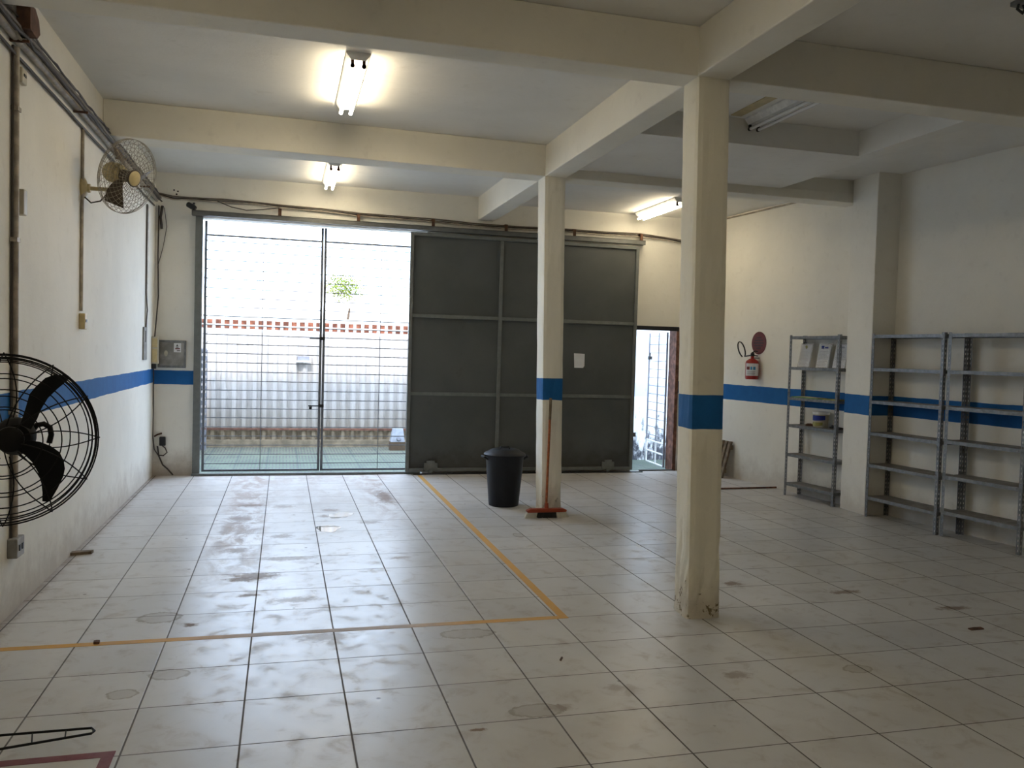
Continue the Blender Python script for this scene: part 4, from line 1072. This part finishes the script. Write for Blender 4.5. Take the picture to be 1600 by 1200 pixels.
part(cg, 'wire_cage', M['fanblack'], pf)
B1 = [(27.6,664),(35,637),(40,615.5),(49,603),(61.6,590),(74,584.7),(89,584.7),(97.7,588),(93.5,594),(78.6,608),(66,622),(57,639),(51,656),(42.5,672)]
B2 = [(38,688),(55,691),(70,698),(82,708),(88,722),(90,735),(88,748),(81,767),(72,786),(66,790),(59.5,789),(59.5,775),(58,760.5),(53,741),(44.6,724),(34,711.6),(22,702)]
def bl(pts, rot=0.0):
    o_ = []
    for px, py in pts:
        a, b = px-14, py-687; c, s_ = math.cos(rot), math.sin(rot); px, py = 14+a*c-b*s_, 687+a*s_+b*c
        ang = math.atan2(-(py-687), px-14); rr = math.hypot(px-14, py-687)
        o_.append(P2(px, py, 0))
    return o_
def thick_blade(pts, rot=0.0, tw_=.10):
    o_ = bl(pts, rot); n = len(o_); c = sum(o_, V((0,0,0)))/n
    ax_ = (c-P2(14, 687)); ax_.normalize(); sd = FXV.cross(ax_)
    # pitch the blade about its own length
    o2 = [p+FXV*((p-c).dot(sd)*.45) for p in o_]
    mb = MB(); vs = o2+[p+FXV*.004 for p in o2]+[c, c+FXV*.004]
    fs = [(i, (i+1) % n, 2*n) for i in range(n)]+[(n+(i+1) % n, n+i, 2*n+1) for i in range(n)]+[(i, (i+1) % n, n+(i+1) % n, n+i) for i in range(n)]
    # concave outlines: use an n-gon for each side instead of a fan
    mb.add(o2+[p+FXV*.004 for p in o2], [tuple(range(n))[::-1], tuple(range(n, 2*n))]+[(i, (i+1) % n, n+(i+1) % n, n+i) for i in range(n)])
    return mb
part(thick_blade(B1), 'blade', M['fanblack'], pf)
part(thick_blade(B2), 'blade', M['fanblack'], pf)
part(thick_blade(B1, -2.15), 'blade', M['fanblack'], pf)
hb_ = P2(14, 687, 0)
part(MB().lathe(hb_-FXV*.02, FXV, [(.045,0),(.05,.01),(.048,.035),(.035,.045)], 28), 'hub', M['fanblack'], pf)
part(MB().lathe(P2(22, 685)-FXV*.20, FXV, [(.05,0),(.068,.02),(.075,.06),(.072,.14),(.05,.18)], 28), 'motor_housing', M['fanblack'], pf)
part(MB().tube([P2(45,678,-.12), P2(52,668,-.12), P2(62,666,-.12), P2(71,672,-.12), P2(73,684,-.12), P2(70,698,-.12)], .011, 8), 'grip', M['fanblack'], pf)
pb_ = V((-1.07, .19, 0))
part(MB().tube([pb_+V((0,0,.05)), pb_+V((0,0,1.16))], .020, 12).tube([pb_+V((0,0,1.15)), P2(16,690,-.15)], .022, 10), 'pole', M['fanblack'], pf)
ft = at(140, 1142, 2, .05); f0 = at(0, 1149, 2, .05); f1 = at(0, 1170.5, 2, .05)
def leg(rot, nm='leg'):
    Rm = Matrix.Rotation(rot, 3, 'Z')
    def T_(p): q = V(p)-V((pb_.x, pb_.y, 0)); q = Rm@q; return V((pb_.x+q.x, pb_.y+q.y, q.z))
    up0 = V((f0.x-(ft.x-f0.x)*.30, f0.y+(f0.y-ft.y)*.30, .055)); dn0 = V((f1.x-(ft.x-f1.x)*.30, f1.y+(f1.y-ft.y)*.30, .055))
    ta = at(143, 1137.5, 2, .045); tb = at(143, 1146, 2, .045); tt = at(147.5, 1142, 2, .045)
    mb = MB().tube([T_(up0), T_(f0), T_(ta), T_(tt), T_(tb), T_(f1), T_(dn0)], .0052, 8)
    for a, b in (((50.5,1147),(49.5,1162)), ((103,1142),(101.5,1153))):
        mb.tube([T_(at(*a, 2, .048)), T_(at(*b, 2, .048))], .0028, 6)
    return mb
for r_ in (0, 2*PI/3+.25, -2*PI/3): part(leg(r_), 'leg', M['fanblack'], pf)
part(MB().lathe(pb_+V((0,0,0)), (0,0,1), [(.11,0),(.11,.01),(.06,.04),(.03,.10),(.022,.12)], 24), 'base_collar', M['fanblack'], pf)
